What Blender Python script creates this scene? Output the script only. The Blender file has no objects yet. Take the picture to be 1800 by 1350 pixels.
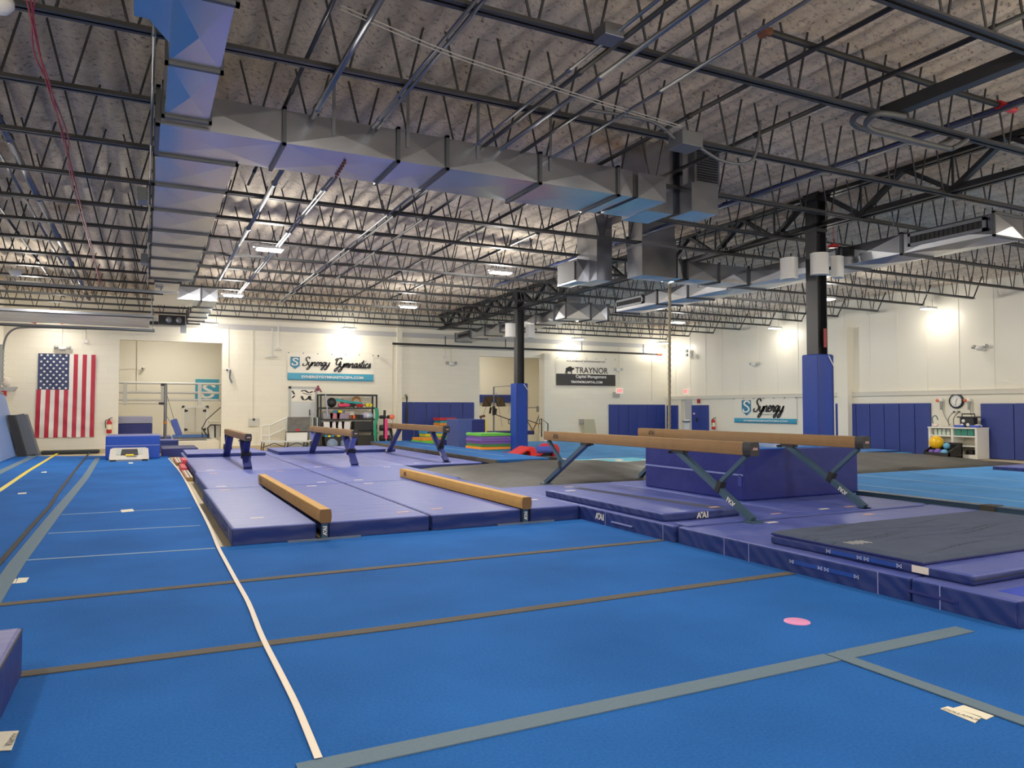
import bpy, math, random
from mathutils import Vector, Matrix
R0 = random.Random(7)
COL = bpy.context.scene.collection
PI = math.pi
# ------------------------------------------------------------------ camera
CAM_H, FPX, YAW, PITCH = 1.52, 1300.0, math.radians(26.42), math.radians(1.917)
cd = bpy.data.cameras.new('camera'); cam = bpy.data.objects.new('camera', cd); COL.objects.link(cam)
cd.sensor_width = 36; cd.lens = FPX / 1800 * 36; cd.clip_end = 200
cam.location = (0, 0, CAM_H); cam.rotation_euler = (PI/2 + PITCH, 0, -YAW)
bpy.context.scene.camera = cam
_M = Matrix.Rotation(-YAW, 3, 'Z') @ Matrix.Rotation(PI/2 + PITCH, 3, 'X')
def _ray(x, y): return _M @ Vector(((x-900)/FPX, -(y-675)/FPX, -1))
def F(x, y, Z=0.0):                       # point of the horizontal plane at height Z
    d = _ray(x, y); t = (Z-CAM_H)/d.z; return Vector((d.x*t, d.y*t, Z))
def W(x, y, Y=30.0):                      # point of the wall plane at depth Y
    d = _ray(x, y); t = Y/d.y; return Vector((d.x*t, Y, CAM_H+d.z*t))
def RW(x, y, X=23.6):                     # point of the wall plane at X
    d = _ray(x, y); t = X/d.x; return Vector((X, d.y*t, CAM_H+d.z*t))
# ------------------------------------------------------------------ materials
def lin(c):
    return tuple(((v/255)/12.92 if v/255 <= .04045 else ((v/255+.055)/1.055)**2.4) for v in c) + (1,)
MATS = {}
def M(name, rgb=None, rough=.6, metal=0., noise=None, bump=None, emit=0., spec=.5, dark=.7, coat=0.):
    if name in MATS: return MATS[name]
    m = bpy.data.materials.new(name); m.use_nodes = True; nt = m.node_tree; b = nt.nodes['Principled BSDF']
    c = lin(rgb); b.inputs['Base Color'].default_value = c; b.inputs['Roughness'].default_value = rough
    b.inputs['Metallic'].default_value = metal; b.inputs['Specular IOR Level'].default_value = spec
    m.diffuse_color = c
    if coat: b.inputs['Coat Weight'].default_value = coat; b.inputs['Coat Roughness'].default_value = .15
    if emit: b.inputs['Emission Color'].default_value = c; b.inputs['Emission Strength'].default_value = emit
    tc = nt.nodes.new('ShaderNodeTexCoord')
    if noise:
        n = nt.nodes.new('ShaderNodeTexNoise'); n.inputs['Scale'].default_value = noise[0]; n.inputs['Detail'].default_value = 4
        nt.links.new(tc.outputs['Object'], n.inputs['Vector'])
        mx = nt.nodes.new('ShaderNodeMixRGB'); mx.inputs[1].default_value = c
        mx.inputs[2].default_value = tuple(v*dark for v in c[:3]) + (1,)
        r = nt.nodes.new('ShaderNodeMapRange'); r.inputs['From Min'].default_value = .35; r.inputs['From Max'].default_value = .7
        r.inputs['To Max'].default_value = noise[1]
        nt.links.new(n.outputs['Fac'], r.inputs['Value']); nt.links.new(r.outputs['Result'], mx.inputs[0])
        nt.links.new(mx.outputs[0], b.inputs['Base Color'])
    if bump:
        n2 = nt.nodes.new('ShaderNodeTexNoise'); n2.inputs['Scale'].default_value = bump[0]; n2.inputs['Detail'].default_value = 3
        nt.links.new(tc.outputs['Object'], n2.inputs['Vector'])
        bp = nt.nodes.new('ShaderNodeBump'); bp.inputs['Strength'].default_value = bump[1]; bp.inputs['Distance'].default_value = bump[2] if len(bump) > 2 else .02
        nt.links.new(n2.outputs['Fac'], bp.inputs['Height']); nt.links.new(bp.outputs['Normal'], b.inputs['Normal'])
    MATS[name] = m; return m
def carpet_mat(name, rgb):
    m = M(name, rgb, .95, spec=.1); nt = m.node_tree; b = nt.nodes['Principled BSDF']; tc = nt.nodes['Texture Coordinate']
    n = nt.nodes.new('ShaderNodeTexNoise'); n.inputs['Scale'].default_value = 60; n.inputs['Detail'].default_value = 6; n.inputs['Roughness'].default_value = .8
    n3 = nt.nodes.new('ShaderNodeTexNoise'); n3.inputs['Scale'].default_value = .9; n3.inputs['Detail'].default_value = 3
    for q in (n, n3): nt.links.new(tc.outputs['Object'], q.inputs['Vector'])
    cr = nt.nodes.new('ShaderNodeValToRGB'); c = lin(rgb)
    cr.color_ramp.elements[0].position = .33; cr.color_ramp.elements[0].color = tuple(v*.62 for v in c[:3])+(1,)
    cr.color_ramp.elements[1].position = .68; cr.color_ramp.elements[1].color = tuple(v*1.28 for v in c[:3])+(1,)
    ma = nt.nodes.new('ShaderNodeMath'); ma.operation = 'MULTIPLY_ADD'; ma.inputs[1].default_value = .35; 
    nt.links.new(n3.outputs['Fac'], ma.inputs[0])
    m2 = nt.nodes.new('ShaderNodeMath'); m2.operation = 'MULTIPLY'; m2.inputs[1].default_value = .65
    nt.links.new(n.outputs['Fac'], m2.inputs[0]); nt.links.new(m2.outputs[0], ma.inputs[2])
    nt.links.new(ma.outputs[0], cr.inputs[0]); nt.links.new(cr.outputs[0], b.inputs['Base Color'])
    bp = nt.nodes.new('ShaderNodeBump'); bp.inputs['Strength'].default_value = .5; bp.inputs['Distance'].default_value = .006
    nt.links.new(n.outputs['Fac'], bp.inputs['Height']); nt.links.new(bp.outputs['Normal'], b.inputs['Normal'])
    return m
def vinyl(name, rgb, rough=.38, scuff=.35, light=(150,155,200), wr=.45):
    m = M(name, rgb, rough, spec=.32); nt = m.node_tree; b = nt.nodes['Principled BSDF']; tc = nt.nodes['Texture Coordinate']; c = lin(rgb)
    n = nt.nodes.new('ShaderNodeTexNoise'); n.inputs['Scale'].default_value = 1.3; n.inputs['Detail'].default_value = 7; n.inputs['Roughness'].default_value = .68; n.inputs['Distortion'].default_value = .6
    nt.links.new(tc.outputs['Object'], n.inputs['Vector'])
    r = nt.nodes.new('ShaderNodeMapRange'); r.inputs['From Min'].default_value = .42; r.inputs['From Max'].default_value = .75; r.inputs['To Max'].default_value = scuff
    mx = nt.nodes.new('ShaderNodeMixRGB'); mx.inputs[1].default_value = c; mx.inputs[2].default_value = lin(light)
    nt.links.new(n.outputs['Fac'], r.inputs['Value']); nt.links.new(r.outputs['Result'], mx.inputs[0]); nt.links.new(mx.outputs[0], b.inputs['Base Color'])
    r2 = nt.nodes.new('ShaderNodeMapRange'); r2.inputs['To Min'].default_value = rough-.08; r2.inputs['To Max'].default_value = rough+.18
    nt.links.new(n.outputs['Fac'], r2.inputs['Value']); nt.links.new(r2.outputs['Result'], b.inputs['Roughness'])
    mp = nt.nodes.new('ShaderNodeMapping'); mp.inputs['Scale'].default_value = (1.2, 2.6, 3.)
    nt.links.new(tc.outputs['Object'], mp.inputs['Vector'])
    n2 = nt.nodes.new('ShaderNodeTexNoise'); n2.inputs['Scale'].default_value = 1.6; n2.inputs['Detail'].default_value = 4; n2.inputs['Distortion'].default_value = .5
    nt.links.new(mp.outputs['Vector'], n2.inputs['Vector'])
    bp = nt.nodes.new('ShaderNodeBump'); bp.inputs['Strength'].default_value = wr; bp.inputs['Distance'].default_value = .03
    nt.links.new(n2.outputs['Fac'], bp.inputs['Height']); nt.links.new(bp.outputs['Normal'], b.inputs['Normal'])
    return m
def block_wall(name, rgb, axes='XZ'):
    m = M(name, rgb, .55, spec=.35); nt = m.node_tree; b = nt.nodes['Principled BSDF']; tc = nt.nodes['Texture Coordinate']
    sp = nt.nodes.new('ShaderNodeSeparateXYZ'); cb = nt.nodes.new('ShaderNodeCombineXYZ'); nt.links.new(tc.outputs['Object'], sp.inputs[0])
    nt.links.new(sp.outputs[axes[0]], cb.inputs[0]); nt.links.new(sp.outputs['Z'], cb.inputs[1])
    br = nt.nodes.new('ShaderNodeTexBrick'); c = lin(rgb)
    br.inputs['Color1'].default_value = c; br.inputs['Color2'].default_value = tuple(v*.965 for v in c[:3])+(1,)
    br.inputs['Mortar'].default_value = tuple(v*.92 for v in c[:3])+(1,)
    br.inputs['Scale'].default_value = 1; br.inputs['Brick Width'].default_value = .8; br.inputs['Row Height'].default_value = .2; br.inputs['Mortar Size'].default_value = .008; br.inputs['Mortar Smooth'].default_value = .6
    nt.links.new(cb.outputs[0], br.inputs['Vector']); nt.links.new(br.outputs['Color'], b.inputs['Base Color'])
    bp = nt.nodes.new('ShaderNodeBump'); bp.inputs['Strength'].default_value = .3; bp.inputs['Distance'].default_value = .015; bp.invert = True
    nt.links.new(br.outputs['Fac'], bp.inputs['Height']); nt.links.new(bp.outputs['Normal'], b.inputs['Normal'])
    return m
def ceiling_mat():
    m = M('sprayed_insulation', (150,143,136), .97, spec=.05); nt = m.node_tree; b = nt.nodes['Principled BSDF']; tc = nt.nodes['Texture Coordinate']
    def noise(s, d, r=.6, v=None):
        n = nt.nodes.new('ShaderNodeTexNoise'); n.inputs['Scale'].default_value = s; n.inputs['Detail'].default_value = d; n.inputs['Roughness'].default_value = r
        nt.links.new((v or tc.outputs['Object']), n.inputs['Vector']); return n.outputs['Fac']
    fine = noise(14, 7, .85); big = noise(.55, 4)
    mp = nt.nodes.new('ShaderNodeMapping'); mp.inputs['Scale'].default_value = (1, .25, 1); nt.links.new(tc.outputs['Object'], mp.inputs['Vector'])
    streak = noise(2.6, 4, .6, mp.outputs['Vector'])
    cr = nt.nodes.new('ShaderNodeValToRGB'); e = cr.color_ramp.elements
    e[0].position = .36; e[0].color = lin((92,82,72)); e[1].position = .64; e[1].color = lin((252,238,214))
    mid = cr.color_ramp.elements.new(.46); mid.color = lin((240,223,202))
    nt.links.new(fine, cr.inputs[0])
    cr2 = nt.nodes.new('ShaderNodeValToRGB'); cr2.color_ramp.elements[0].position = .62; cr2.color_ramp.elements[0].color = (0,0,0,1)
    cr2.color_ramp.elements[1].position = .74; cr2.color_ramp.elements[1].color = (.75,.75,.75,1); nt.links.new(big, cr2.inputs[0])
    mx = nt.nodes.new('ShaderNodeMixRGB'); mx.blend_type = 'MULTIPLY'; mx.inputs[2].default_value = lin((190,160,120))
    nt.links.new(cr2.outputs[0], mx.inputs[0]); nt.links.new(cr.outputs[0], mx.inputs[1])
    cr3 = nt.nodes.new('ShaderNodeValToRGB'); cr3.color_ramp.elements[0].position = .36; cr3.color_ramp.elements[0].color = (.5,.5,.5,1)
    cr3.color_ramp.elements[1].position = .55; nt.links.new(streak, cr3.inputs[0])
    m3 = nt.nodes.new('ShaderNodeMixRGB'); m3.blend_type = 'MULTIPLY'; m3.inputs[0].default_value = .5
    nt.links.new(mx.outputs[0], m3.inputs[1]); nt.links.new(cr3.outputs[0], m3.inputs[2]); nt.links.new(m3.outputs[0], b.inputs['Base Color'])
    bp = nt.nodes.new('ShaderNodeBump'); bp.inputs['Strength'].default_value = 1.; bp.inputs['Distance'].default_value = .06
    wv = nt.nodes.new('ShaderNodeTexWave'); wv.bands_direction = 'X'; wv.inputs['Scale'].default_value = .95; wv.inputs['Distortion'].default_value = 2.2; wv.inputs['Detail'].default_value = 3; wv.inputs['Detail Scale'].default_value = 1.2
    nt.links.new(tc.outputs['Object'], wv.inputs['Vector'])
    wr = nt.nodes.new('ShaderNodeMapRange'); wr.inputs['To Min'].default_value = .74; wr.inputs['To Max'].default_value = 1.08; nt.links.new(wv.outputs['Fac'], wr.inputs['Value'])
    m4 = nt.nodes.new('ShaderNodeMixRGB'); m4.blend_type = 'MULTIPLY'; m4.inputs[0].default_value = 1; nt.links.new(m3.outputs[0], m4.inputs[1]); nt.links.new(wr.outputs['Result'], m4.inputs[2]); nt.links.new(m4.outputs[0], b.inputs['Base Color'])  # bands darken the deck valleys, shading put into the colour
    nt.links.new(fine, bp.inputs['Height']); nt.links.new(bp.outputs['Normal'], b.inputs['Normal'])
    return m
carpet = carpet_mat('blue_carpet', (34,96,176)); carpet_far = carpet_mat('pale_blue_carpet', (78,138,198))
mat_top = vinyl('mat_vinyl', (66,80,158), .42, .3, (132,140,196)); mat_side = vinyl('mat_vinyl_shaded', (30,46,106), .45, .12, (84,94,152))  # one vinyl: sides coloured darker than tops, shading put into the colour
navy = vinyl('navy_vinyl', (26,34,100), .42, .12, (70,78,140)); royal = vinyl('royal_vinyl', (14,56,152), .42, .12, (60,100,190), .2); padblue = M('wall_pad_vinyl', (32,52,130), .5, noise=(3,.25))
wv_n = mat_side.node_tree; wv_b = wv_n.nodes['Principled BSDF']; wv_m = wv_n.nodes.new('ShaderNodeMapping'); wv_m.inputs['Rotation'].default_value = (.9,0,0); wv_n.links.new(wv_n.nodes['Texture Coordinate'].outputs['Object'], wv_m.inputs['Vector'])
wv_t = wv_n.nodes.new('ShaderNodeTexWave'); wv_t.bands_direction = 'Y'; wv_t.inputs['Scale'].default_value = 2.6; wv_t.inputs['Distortion'].default_value = 5; wv_t.inputs['Detail'].default_value = 2; wv_n.links.new(wv_m.outputs['Vector'], wv_t.inputs['Vector'])
wv_p = wv_n.nodes.new('ShaderNodeBump'); wv_p.inputs['Strength'].default_value = .3; wv_p.inputs['Distance'].default_value = .03; wv_n.links.new(wv_t.outputs['Fac'], wv_p.inputs['Height']); wv_n.links.new(wv_p.outputs['Normal'], wv_b.inputs['Normal'])
suede = M('beam_suede', (140,105,64), .8, noise=(7,.5), bump=(60,.2), dark=.8); suede2 = M('low_beam_suede', (196,146,66), .75, noise=(7,.5), dark=.78)
black = M('black_rubber', (22,22,24), .55); blackm = M('black_steel', (30,31,34), .45, spec=.5, noise=(6,.3)); steel_dark = M('joist_steel', (36,36,39), .5, noise=(4,.4))
galv = M('galvanized_sheet', (176,179,187), .23, 1., noise=(5,.35), dark=.82); galv2 = M('galvanized_pipe', (118,121,128), .42, 1.); flange_m = M('duct_flange', (84,86,90), .45, .9)
legblue = M('leg_blue_grey', (62,88,110), .4, .3); legnavy = M('leg_navy', (22,32,96), .4); leglil = M('leg_face', (96,106,176), .4)
white = M('white_paint', (236,234,226), .5); cream = M('cream_paint', (226,220,200), .55); offw = M('off_white_plastic', (220,219,214), .5)
wallp = block_wall('painted_block', (236,230,210)); wallsm = M('smooth_wall', (236,230,210), .5, noise=(1.5,.2), dark=.94); metalwall = M('white_metal_panel', (234,229,212), .36, noise=(1.2,.2), dark=.94)
concrete = M('concrete', (205,188,152), .7, noise=(3,.5), dark=.82); teal = M('banner_teal', (52,154,186), .45); teal2 = M('banner_deep_teal', (34,118,152), .45); ink = M('black_ink', (18,18,20), .5); bannerw = M('banner_white', (238,232,214), .4, bump=(1.5,.3,.05))
red = M('red_vinyl', (196,26,36), .45); redp = M('red_enamel', (190,24,26), .35); pink = M('pink_plastic', (240,150,205), .5); yellow = M('yellow_vinyl', (240,214,36), .45); green = M('green_vinyl', (96,190,62), .5); purple = M('purple_vinyl', (110,80,170), .5); orange = M('orange_vinyl', (232,140,40), .5); skyb = M('sky_vinyl', (40,150,210), .5); magenta = M('magenta_vinyl', (226,60,110), .5); tealv = M('teal_foam', (40,160,160), .5)
greym = M('grey_foam', (150,150,152), .8); pit = vinyl('black_pit_vinyl', (40,38,35), .45, .4, (92,88,80), .55); felt = M('black_felt', (72,82,104), .92, noise=(4,.5), bump=(30,.3), dark=.75, spec=.15)
brown_strip = M('brown_velcro', (86,80,72), .9, noise=(40,.4)); grey_strip = M('grey_blue_velcro', (92,116,134), .85, noise=(40,.3)); tape_w = M('white_tape', (236,222,204), .6); paper = M('paper_label', (238,232,208), .7)
# ------------------------------------------------------------------ mesh builder
class B:
    def __init__(s): s.v = []; s.f = []; s.m = []; s.sm = []
    def add(s, vs, fs, mi=0, smooth=False):
        o = len(s.v); s.v += [tuple(v) for v in vs]
        for f in fs: s.f.append(tuple(i+o for i in f)); s.m.append(mi); s.sm.append(smooth)
        return s
    def box(s, a, b, mi=0):
        x0,x1 = sorted((a[0],b[0])); y0,y1 = sorted((a[1],b[1])); z0,z1 = sorted((a[2],b[2]))
        return s.add([(x0,y0,z0),(x1,y0,z0),(x1,y1,z0),(x0,y1,z0),(x0,y0,z1),(x1,y0,z1),(x1,y1,z1),(x0,y1,z1)],
              [(0,3,2,1),(4,5,6,7),(0,1,5,4),(1,2,6,5),(2,3,7,6),(3,0,4,7)], mi)
    def rbox(s, a, b, r=.02, mi=0, n=3):                  # box with rounded vertical and horizontal edges
        x0,x1 = sorted((a[0],b[0])); y0,y1 = sorted((a[1],b[1])); z0,z1 = sorted((a[2],b[2]))
        r = min(r, (x1-x0)/2.01, (y1-y0)/2.01, (z1-z0)/2.01)
        rings = []
        def ring(i, z):
            vs = []
            for cx,cy,a0 in ((x1-r,y1-r,0),(x0+r,y1-r,90),(x0+r,y0+r,180),(x1-r,y0+r,270)):
                for k in range(n+1):
                    t = math.radians(a0+90*k/n); vs.append((cx+(r-i)*math.cos(t), cy+(r-i)*math.sin(t), z))
            return vs
        prof = [(r*(1-math.cos(math.radians(90*k/n))), z0+r-r*math.sin(math.radians(90*k/n))) for k in range(n,-1,-1)]
        prof = [(r-r*math.sin(math.radians(90*k/n)), z0+r-r*math.cos(math.radians(90*k/n))) for k in range(n+1)]
        prof += [(i, z0+z1-z) for i,z in reversed(prof)]
        vs = []; fs = []; c = 4*(n+1)
        for i,z in prof: vs += ring(i, z)
        for k in range(len(prof)-1):
            for j in range(c): fs.append((k*c+j, k*c+(j+1)%c, (k+1)*c+(j+1)%c, (k+1)*c+j))
        fs.append(tuple(reversed(range(c)))); fs.append(tuple(range((len(prof)-1)*c, len(prof)*c)))
        return s.add(vs, fs, mi, False)
    def obar(s, p, q, w, h, mi=0, up=(0,0,1)):             # rectangular bar from p to q
        p, q = Vector(p), Vector(q); d = (q-p).normalized(); u = Vector(up)
        if abs(d.dot(u)) > .98: u = Vector((0,1,0))
        a = d.cross(u).normalized(); u = a.cross(d)
        vs = []
        for c in (p, q):
            for i,j in ((-1,-1),(1,-1),(1,1),(-1,1)): vs.append(c + a*(i*w/2) + u*(j*h/2))
        return s.add(vs, [(0,1,2,3),(7,6,5,4),(0,4,5,1),(1,5,6,2),(2,6,7,3),(3,7,4,0)], mi)
    def tube(s, pts, r, n=8, mi=0, cap=True):
        pts = [Vector(p) for p in pts]; vs = []; fs = []; a = None
        for k,p in enumerate(pts):
            d = (pts[min(k+1,len(pts)-1)] - pts[max(k-1,0)]).normalized()
            if a is None:
                u = Vector((0,0,1)) if abs(d.z) < .9 else Vector((1,0,0)); a = d.cross(u).normalized()
            a = (a - d*a.dot(d)).normalized(); b = d.cross(a)
            rr = r[k] if isinstance(r, (list,tuple)) else r
            for j in range(n):
                t = 2*PI*j/n; vs.append(p + a*(rr*math.cos(t)) + b*(rr*math.sin(t)))
        for k in range(len(pts)-1):
            for j in range(n): fs.append((k*n+j, k*n+(j+1)%n, (k+1)*n+(j+1)%n, (k+1)*n+j))
        s.add(vs, fs, mi, True)
        if cap: s.add(vs[:n], [tuple(reversed(range(n)))], mi); s.add(vs[-n:], [tuple(range(n))], mi)
        return s
    def lathe(s, prof, c=(0,0,0), n=20, mi=0, ax='z'):
        vs = []; fs = []
        for r,z in prof:
            for j in range(n):
                t = 2*PI*j/n; p = (r*math.cos(t), r*math.sin(t), z)
                if ax == 'y': p = (p[0], p[2], p[1])
                if ax == 'x': p = (p[2], p[0], p[1])
                vs.append((p[0]+c[0], p[1]+c[1], p[2]+c[2]))
        for k in range(len(prof)-1):
            for j in range(n): fs.append((k*n+j, k*n+(j+1)%n, (k+1)*n+(j+1)%n, (k+1)*n+j))
        return s.add(vs, fs, mi, True)
    def ball(s, c, r, n=20, m=12, mi=0, sq=1.):
        return s.lathe([(max(1e-4,r*math.sin(PI*k/m)), -r*sq*math.cos(PI*k/m)) for k in range(m+1)], c, n, mi)
    def poly(s, pts, d, mi=0):                             # extruded polygon: pts in order, d = thickness vector
        n = len(pts); d = Vector(d); a = [Vector(p) for p in pts]; vs = a + [p+d for p in a]
        return s.add(vs, [tuple(reversed(range(n))), tuple(range(n,2*n))] + [(k,(k+1)%n,n+(k+1)%n,n+k) for k in range(n)], mi)
    def grid(s, fn, nu, nv, mi=0, smooth=True):
        vs = [fn(i/nu, j/nv) for j in range(nv+1) for i in range(nu+1)]
        fs = [(j*(nu+1)+i, j*(nu+1)+i+1, (j+1)*(nu+1)+i+1, (j+1)*(nu+1)+i) for j in range(nv) for i in range(nu)]
        return s.add(vs, fs, mi, smooth)
    def build(s, name, mats, parent=None, bevel=0, fix=True):
        me = bpy.data.meshes.new(name); org = Vector((0,0,0))
        if parent is not None: org = parent.matrix_world.translation if False else Vector(parent.get('_o', (0,0,0)))
        me.from_pydata([Vector(v)-org for v in s.v], [], s.f)
        for m in (mats if isinstance(mats, (list,tuple)) else [mats]): me.materials.append(m)
        for p,i,sm in zip(me.polygons, s.m, s.sm): p.material_index = i; p.use_smooth = sm
        if fix:
            import bmesh
            bm = bmesh.new(); bm.from_mesh(me); bmesh.ops.recalc_face_normals(bm, faces=bm.faces); bm.to_mesh(me); bm.free()
        me.update(); o = bpy.data.objects.new(name, me); COL.objects.link(o)
        if parent is not None: o.parent = parent; o['_o'] = tuple(org)
        if bevel:
            md = o.modifiers.new('bevel', 'BEVEL'); md.width = bevel; md.segments = 2; md.limit_method = 'ANGLE'; md.angle_limit = .6
        return o
def tag(o, label, cat, group=None, kind=None):
    o['label'] = label; o['category'] = cat
    if group: o['group'] = group
    if kind: o['kind'] = kind
    return o
def thing(name, label, cat, loc=(0,0,0), group=None):
    o = bpy.data.objects.new(name, None); COL.objects.link(o); o.location = loc; o['_o'] = tuple(loc); o.empty_display_size = .1
    return tag(o, label, cat, group)
def solo(b, name, mats, label, cat, group=None, bevel=0, kind=None, fix=True):
    return tag(b.build(name, mats, None, bevel, fix), label, cat, group, kind)
def struct(b, name, mats, bevel=0):
    o = b.build(name, mats, None, bevel); o['kind'] = 'structure'; return o
def copy_thing(root, loc, label):
    r = root.copy(); COL.objects.link(r); r.location = loc; r['label'] = label; r['_o'] = tuple(loc)
    for ch in list(root.children):
        c = ch.copy(); COL.objects.link(c); c.parent = r
        for g in list(ch.children):
            d = g.copy(); COL.objects.link(d); d.parent = c
    return r
def lamp(name, loc, energy, size, parent=None, rot=(0,0,0), color=(1,.93,.82)):
    l = bpy.data.lights.new(name, 'AREA'); l.energy = energy; l.shape = 'DISK'; l.size = size; l.color = color
    o = bpy.data.objects.new(name, l); COL.objects.link(o); o.rotation_euler = rot
    if parent is not None: o.parent = parent; o.location = Vector(loc)-Vector(parent['_o'])
    else: o.location = loc
    return o
def fill_point(loc, energy, parent, color=(1,.93,.84)):  # unseen point light added to brighten the ceiling
    l = bpy.data.lights.new('fill_point', 'POINT'); l.energy = energy; l.shadow_soft_size = .14; l.color = (1,.95,.87)
    o = bpy.data.objects.new('fill_point', l); COL.objects.link(o); o.parent = parent; o.location = Vector(loc)-Vector(parent['_o'] if parent else (0,0,0))
# ------------------------------------------------------------------ lettering
BACK = Matrix(((1,0,0),(0,0,-1),(0,1,0)))          # text on a wall seen looking +Y: x->X, y->Z
RIGHT = Matrix(((0,0,-1),(-1,0,0),(0,1,0)))         # text on a wall seen looking +X: x->-Y, y->Z
TOP = Matrix(((1,0,0),(0,1,0),(0,0,1)))
def text(b, s, h, loc, rot, w=None, bold=0., mi=0, align='CENTER', shear=0.):
    cu = bpy.data.curves.new('lettering', 'FONT'); cu.body = s; cu.size = 1; cu.align_x = align; cu.align_y = 'CENTER'; cu.offset = bold; cu.shear = shear; cu.resolution_u = 3
    o = bpy.data.objects.new('lettering', cu); COL.objects.link(o)
    me = bpy.data.meshes.new_from_object(o.evaluated_get(bpy.context.evaluated_depsgraph_get()))
    bpy.data.objects.remove(o); bpy.data.curves.remove(cu)
    vs = [v.co.copy() for v in me.vertices]; fs = [tuple(p.vertices) for p in me.polygons]; bpy.data.meshes.remove(me)
    if not vs: return b
    x0 = min(v.x for v in vs); x1 = max(v.x for v in vs); y0 = min(v.y for v in vs); y1 = max(v.y for v in vs)
    sy = h/(y1-y0); sx = (w/(x1-x0)) if w else sy; cy = (y0+y1)/2; cx = (x0+x1)/2 if align == 'CENTER' else x0
    return b.add([rot @ Vector(((v.x-cx)*sx, (v.y-cy)*sy, 0)) + Vector(loc) for v in vs], fs, mi)
GL = {'S':(1.25,[[(1.2,1.7),(.98,2.05),(.55,2.1),(.32,1.75),(.5,1.35),(.9,.95),(.98,.45),(.65,.05),(.2,.03),(-.02,.32),(.2,.5)]]),
 'y':(.95,[[(0,.95),(.08,.3),(.3,.05),(.6,.3),(.8,.95)],[(.82,.95),(.72,.2),(.5,-.7),(.2,-.95),(.05,-.7),(.4,-.2),(.95,.15)]]),
 'n':(.92,[[(.05,.95),(0,0)],[(0,.3),(.25,.8),(.48,.95),(.6,.7),(.6,.2),(.75,0),(.97,.2)]]),
 'e':(.78,[[(.05,.4),(.5,.6),(.55,.85),(.35,.98),(.1,.75),(.05,.3),(.3,.02),(.6,.1),(.82,.3)]]),
 'r':(.74,[[(0,.2),(.15,.98),(.22,.8),(.48,.86),(.5,.75),(.45,.2),(.6,0),(.78,.2)]]),
 'g':(.86,[[(.6,.85),(.35,.98),(.08,.6),(.15,.1),(.4,.1),(.6,.6)],[(.64,.95),(.6,0),(.45,-.75),(.2,-.95),(.05,-.7),(.4,-.2),(.9,.15)]]),
 'G':(1.2,[[(1.15,1.7),(.9,2.05),(.45,1.9),(.2,1.3),(.3,.7),(.7,.6),(1.0,1.0),(1.08,1.35)],[(1.08,1.3),(1.0,.3),(.8,-.5),(.5,-.85),(.33,-.55),(.7,-.05),(1.25,.2)],[(.2,2.0),(-.15,1.7),(.1,1.5)]]),
 'm':(1.16,[[(.03,.95),(0,0)],[(0,.3),(.2,.85),(.36,.93),(.42,.6),(.42,0)],[(.42,.3),(.62,.85),(.78,.93),(.85,.6),(.85,.2),(1.0,0),(1.18,.2)]]),
 'a':(.86,[[(.6,.85),(.35,.98),(.08,.6),(.15,.1),(.4,.1),(.6,.6)],[(.64,.95),(.58,.3),(.7,0),(.9,.2)]]),
 's':(.64,[[(0,.1),(.35,1.0),(.3,.8),(.5,.4),(.4,.05),(.1,.05)],[(.4,.05),(.68,.2)]]),
 't':(.52,[[(.28,1.7),(.12,.3),(.25,0),(.54,.2)],[(-.12,1.15),(.55,1.2)]]),
 'i':(.44,[[(.15,.95),(.08,.25),(.2,0),(.46,.2)],[(.27,1.42),(.3,1.5)]]),
 'c':(.66,[[(.55,.8),(.35,.98),(.08,.6),(.15,.1),(.4,.02),(.7,.25)]]), ' ':(.6,[])}
def spline(p, n=5):
    out = []
    for i in range(len(p)-1):
        a,b,c,d = p[max(i-1,0)], p[i], p[i+1], p[min(i+2,len(p)-1)]
        for k in range(n):
            t = k/n
            out.append(tuple(.5*((2*b[q])+(-a[q]+c[q])*t+(2*a[q]-5*b[q]+4*c[q]-d[q])*t*t+(-a[q]+3*b[q]-3*c[q]+d[q])*t**3) for q in range(len(b))))
    out.append(tuple(p[-1])); return out
def ribbon(b, pts, th, put, mi=0):
    n = len(pts); vs = []
    for k in range(n):
        a = pts[max(k-1,0)]; c = pts[min(k+1,n-1)]; dx,dy = c[0]-a[0], c[1]-a[1]; L = math.hypot(dx,dy) or 1
        w = th*(.75+.5*abs(dy)/L)/2
        if k in (0,n-1): w *= .85
        vs += [put(pts[k][0]-dy/L*w, pts[k][1]+dx/L*w), put(pts[k][0]+dy/L*w, pts[k][1]-dx/L*w)]
    b.add(vs, [(2*k,2*k+1,2*k+3,2*k+2) for k in range(n-1)], mi)
def script(b, s, w, loc, rot, th=.26, slant=.32, mi=0):
    tot = sum(GL[c][0] for c in s); k = w/(tot+.4); x = 0
    for c in s:
        adv, strokes = GL[c]
        for st in strokes:
            ribbon(b, spline(st), th, (lambda X: lambda px,py: rot @ Vector(((X+px+slant*py)*k, py*k, 0)) + Vector(loc))(x), mi)
        x += adv
    return b
def logo(b, h, loc, rot, mi=0):                           # A, small wedge, A, I in heavy slanted strokes
    t = .2
    def q(pts): b.add([rot @ Vector((x*h, y*h, 0)) + Vector(loc) for x,y in pts], [tuple(range(len(pts)))], mi)
    for x in (-1.15,-.05):
        q([(x,-.5),(x+.24,-.5),(x+.62,.5),(x+.42,.5)]); q([(x+.42,.5),(x+.62,.5),(x+.95,-.5),(x+.7,-.5)]); q([(x+.22,-.25),(x+.7,-.25),(x+.68,-.08),(x+.28,-.08)])
    q([(-.4,.5),(.22,.5),(-.08,.12)]); q([(1.0,-.5),(1.24,-.5),(1.24,.5),(1.0,.5)])
    return b
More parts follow.
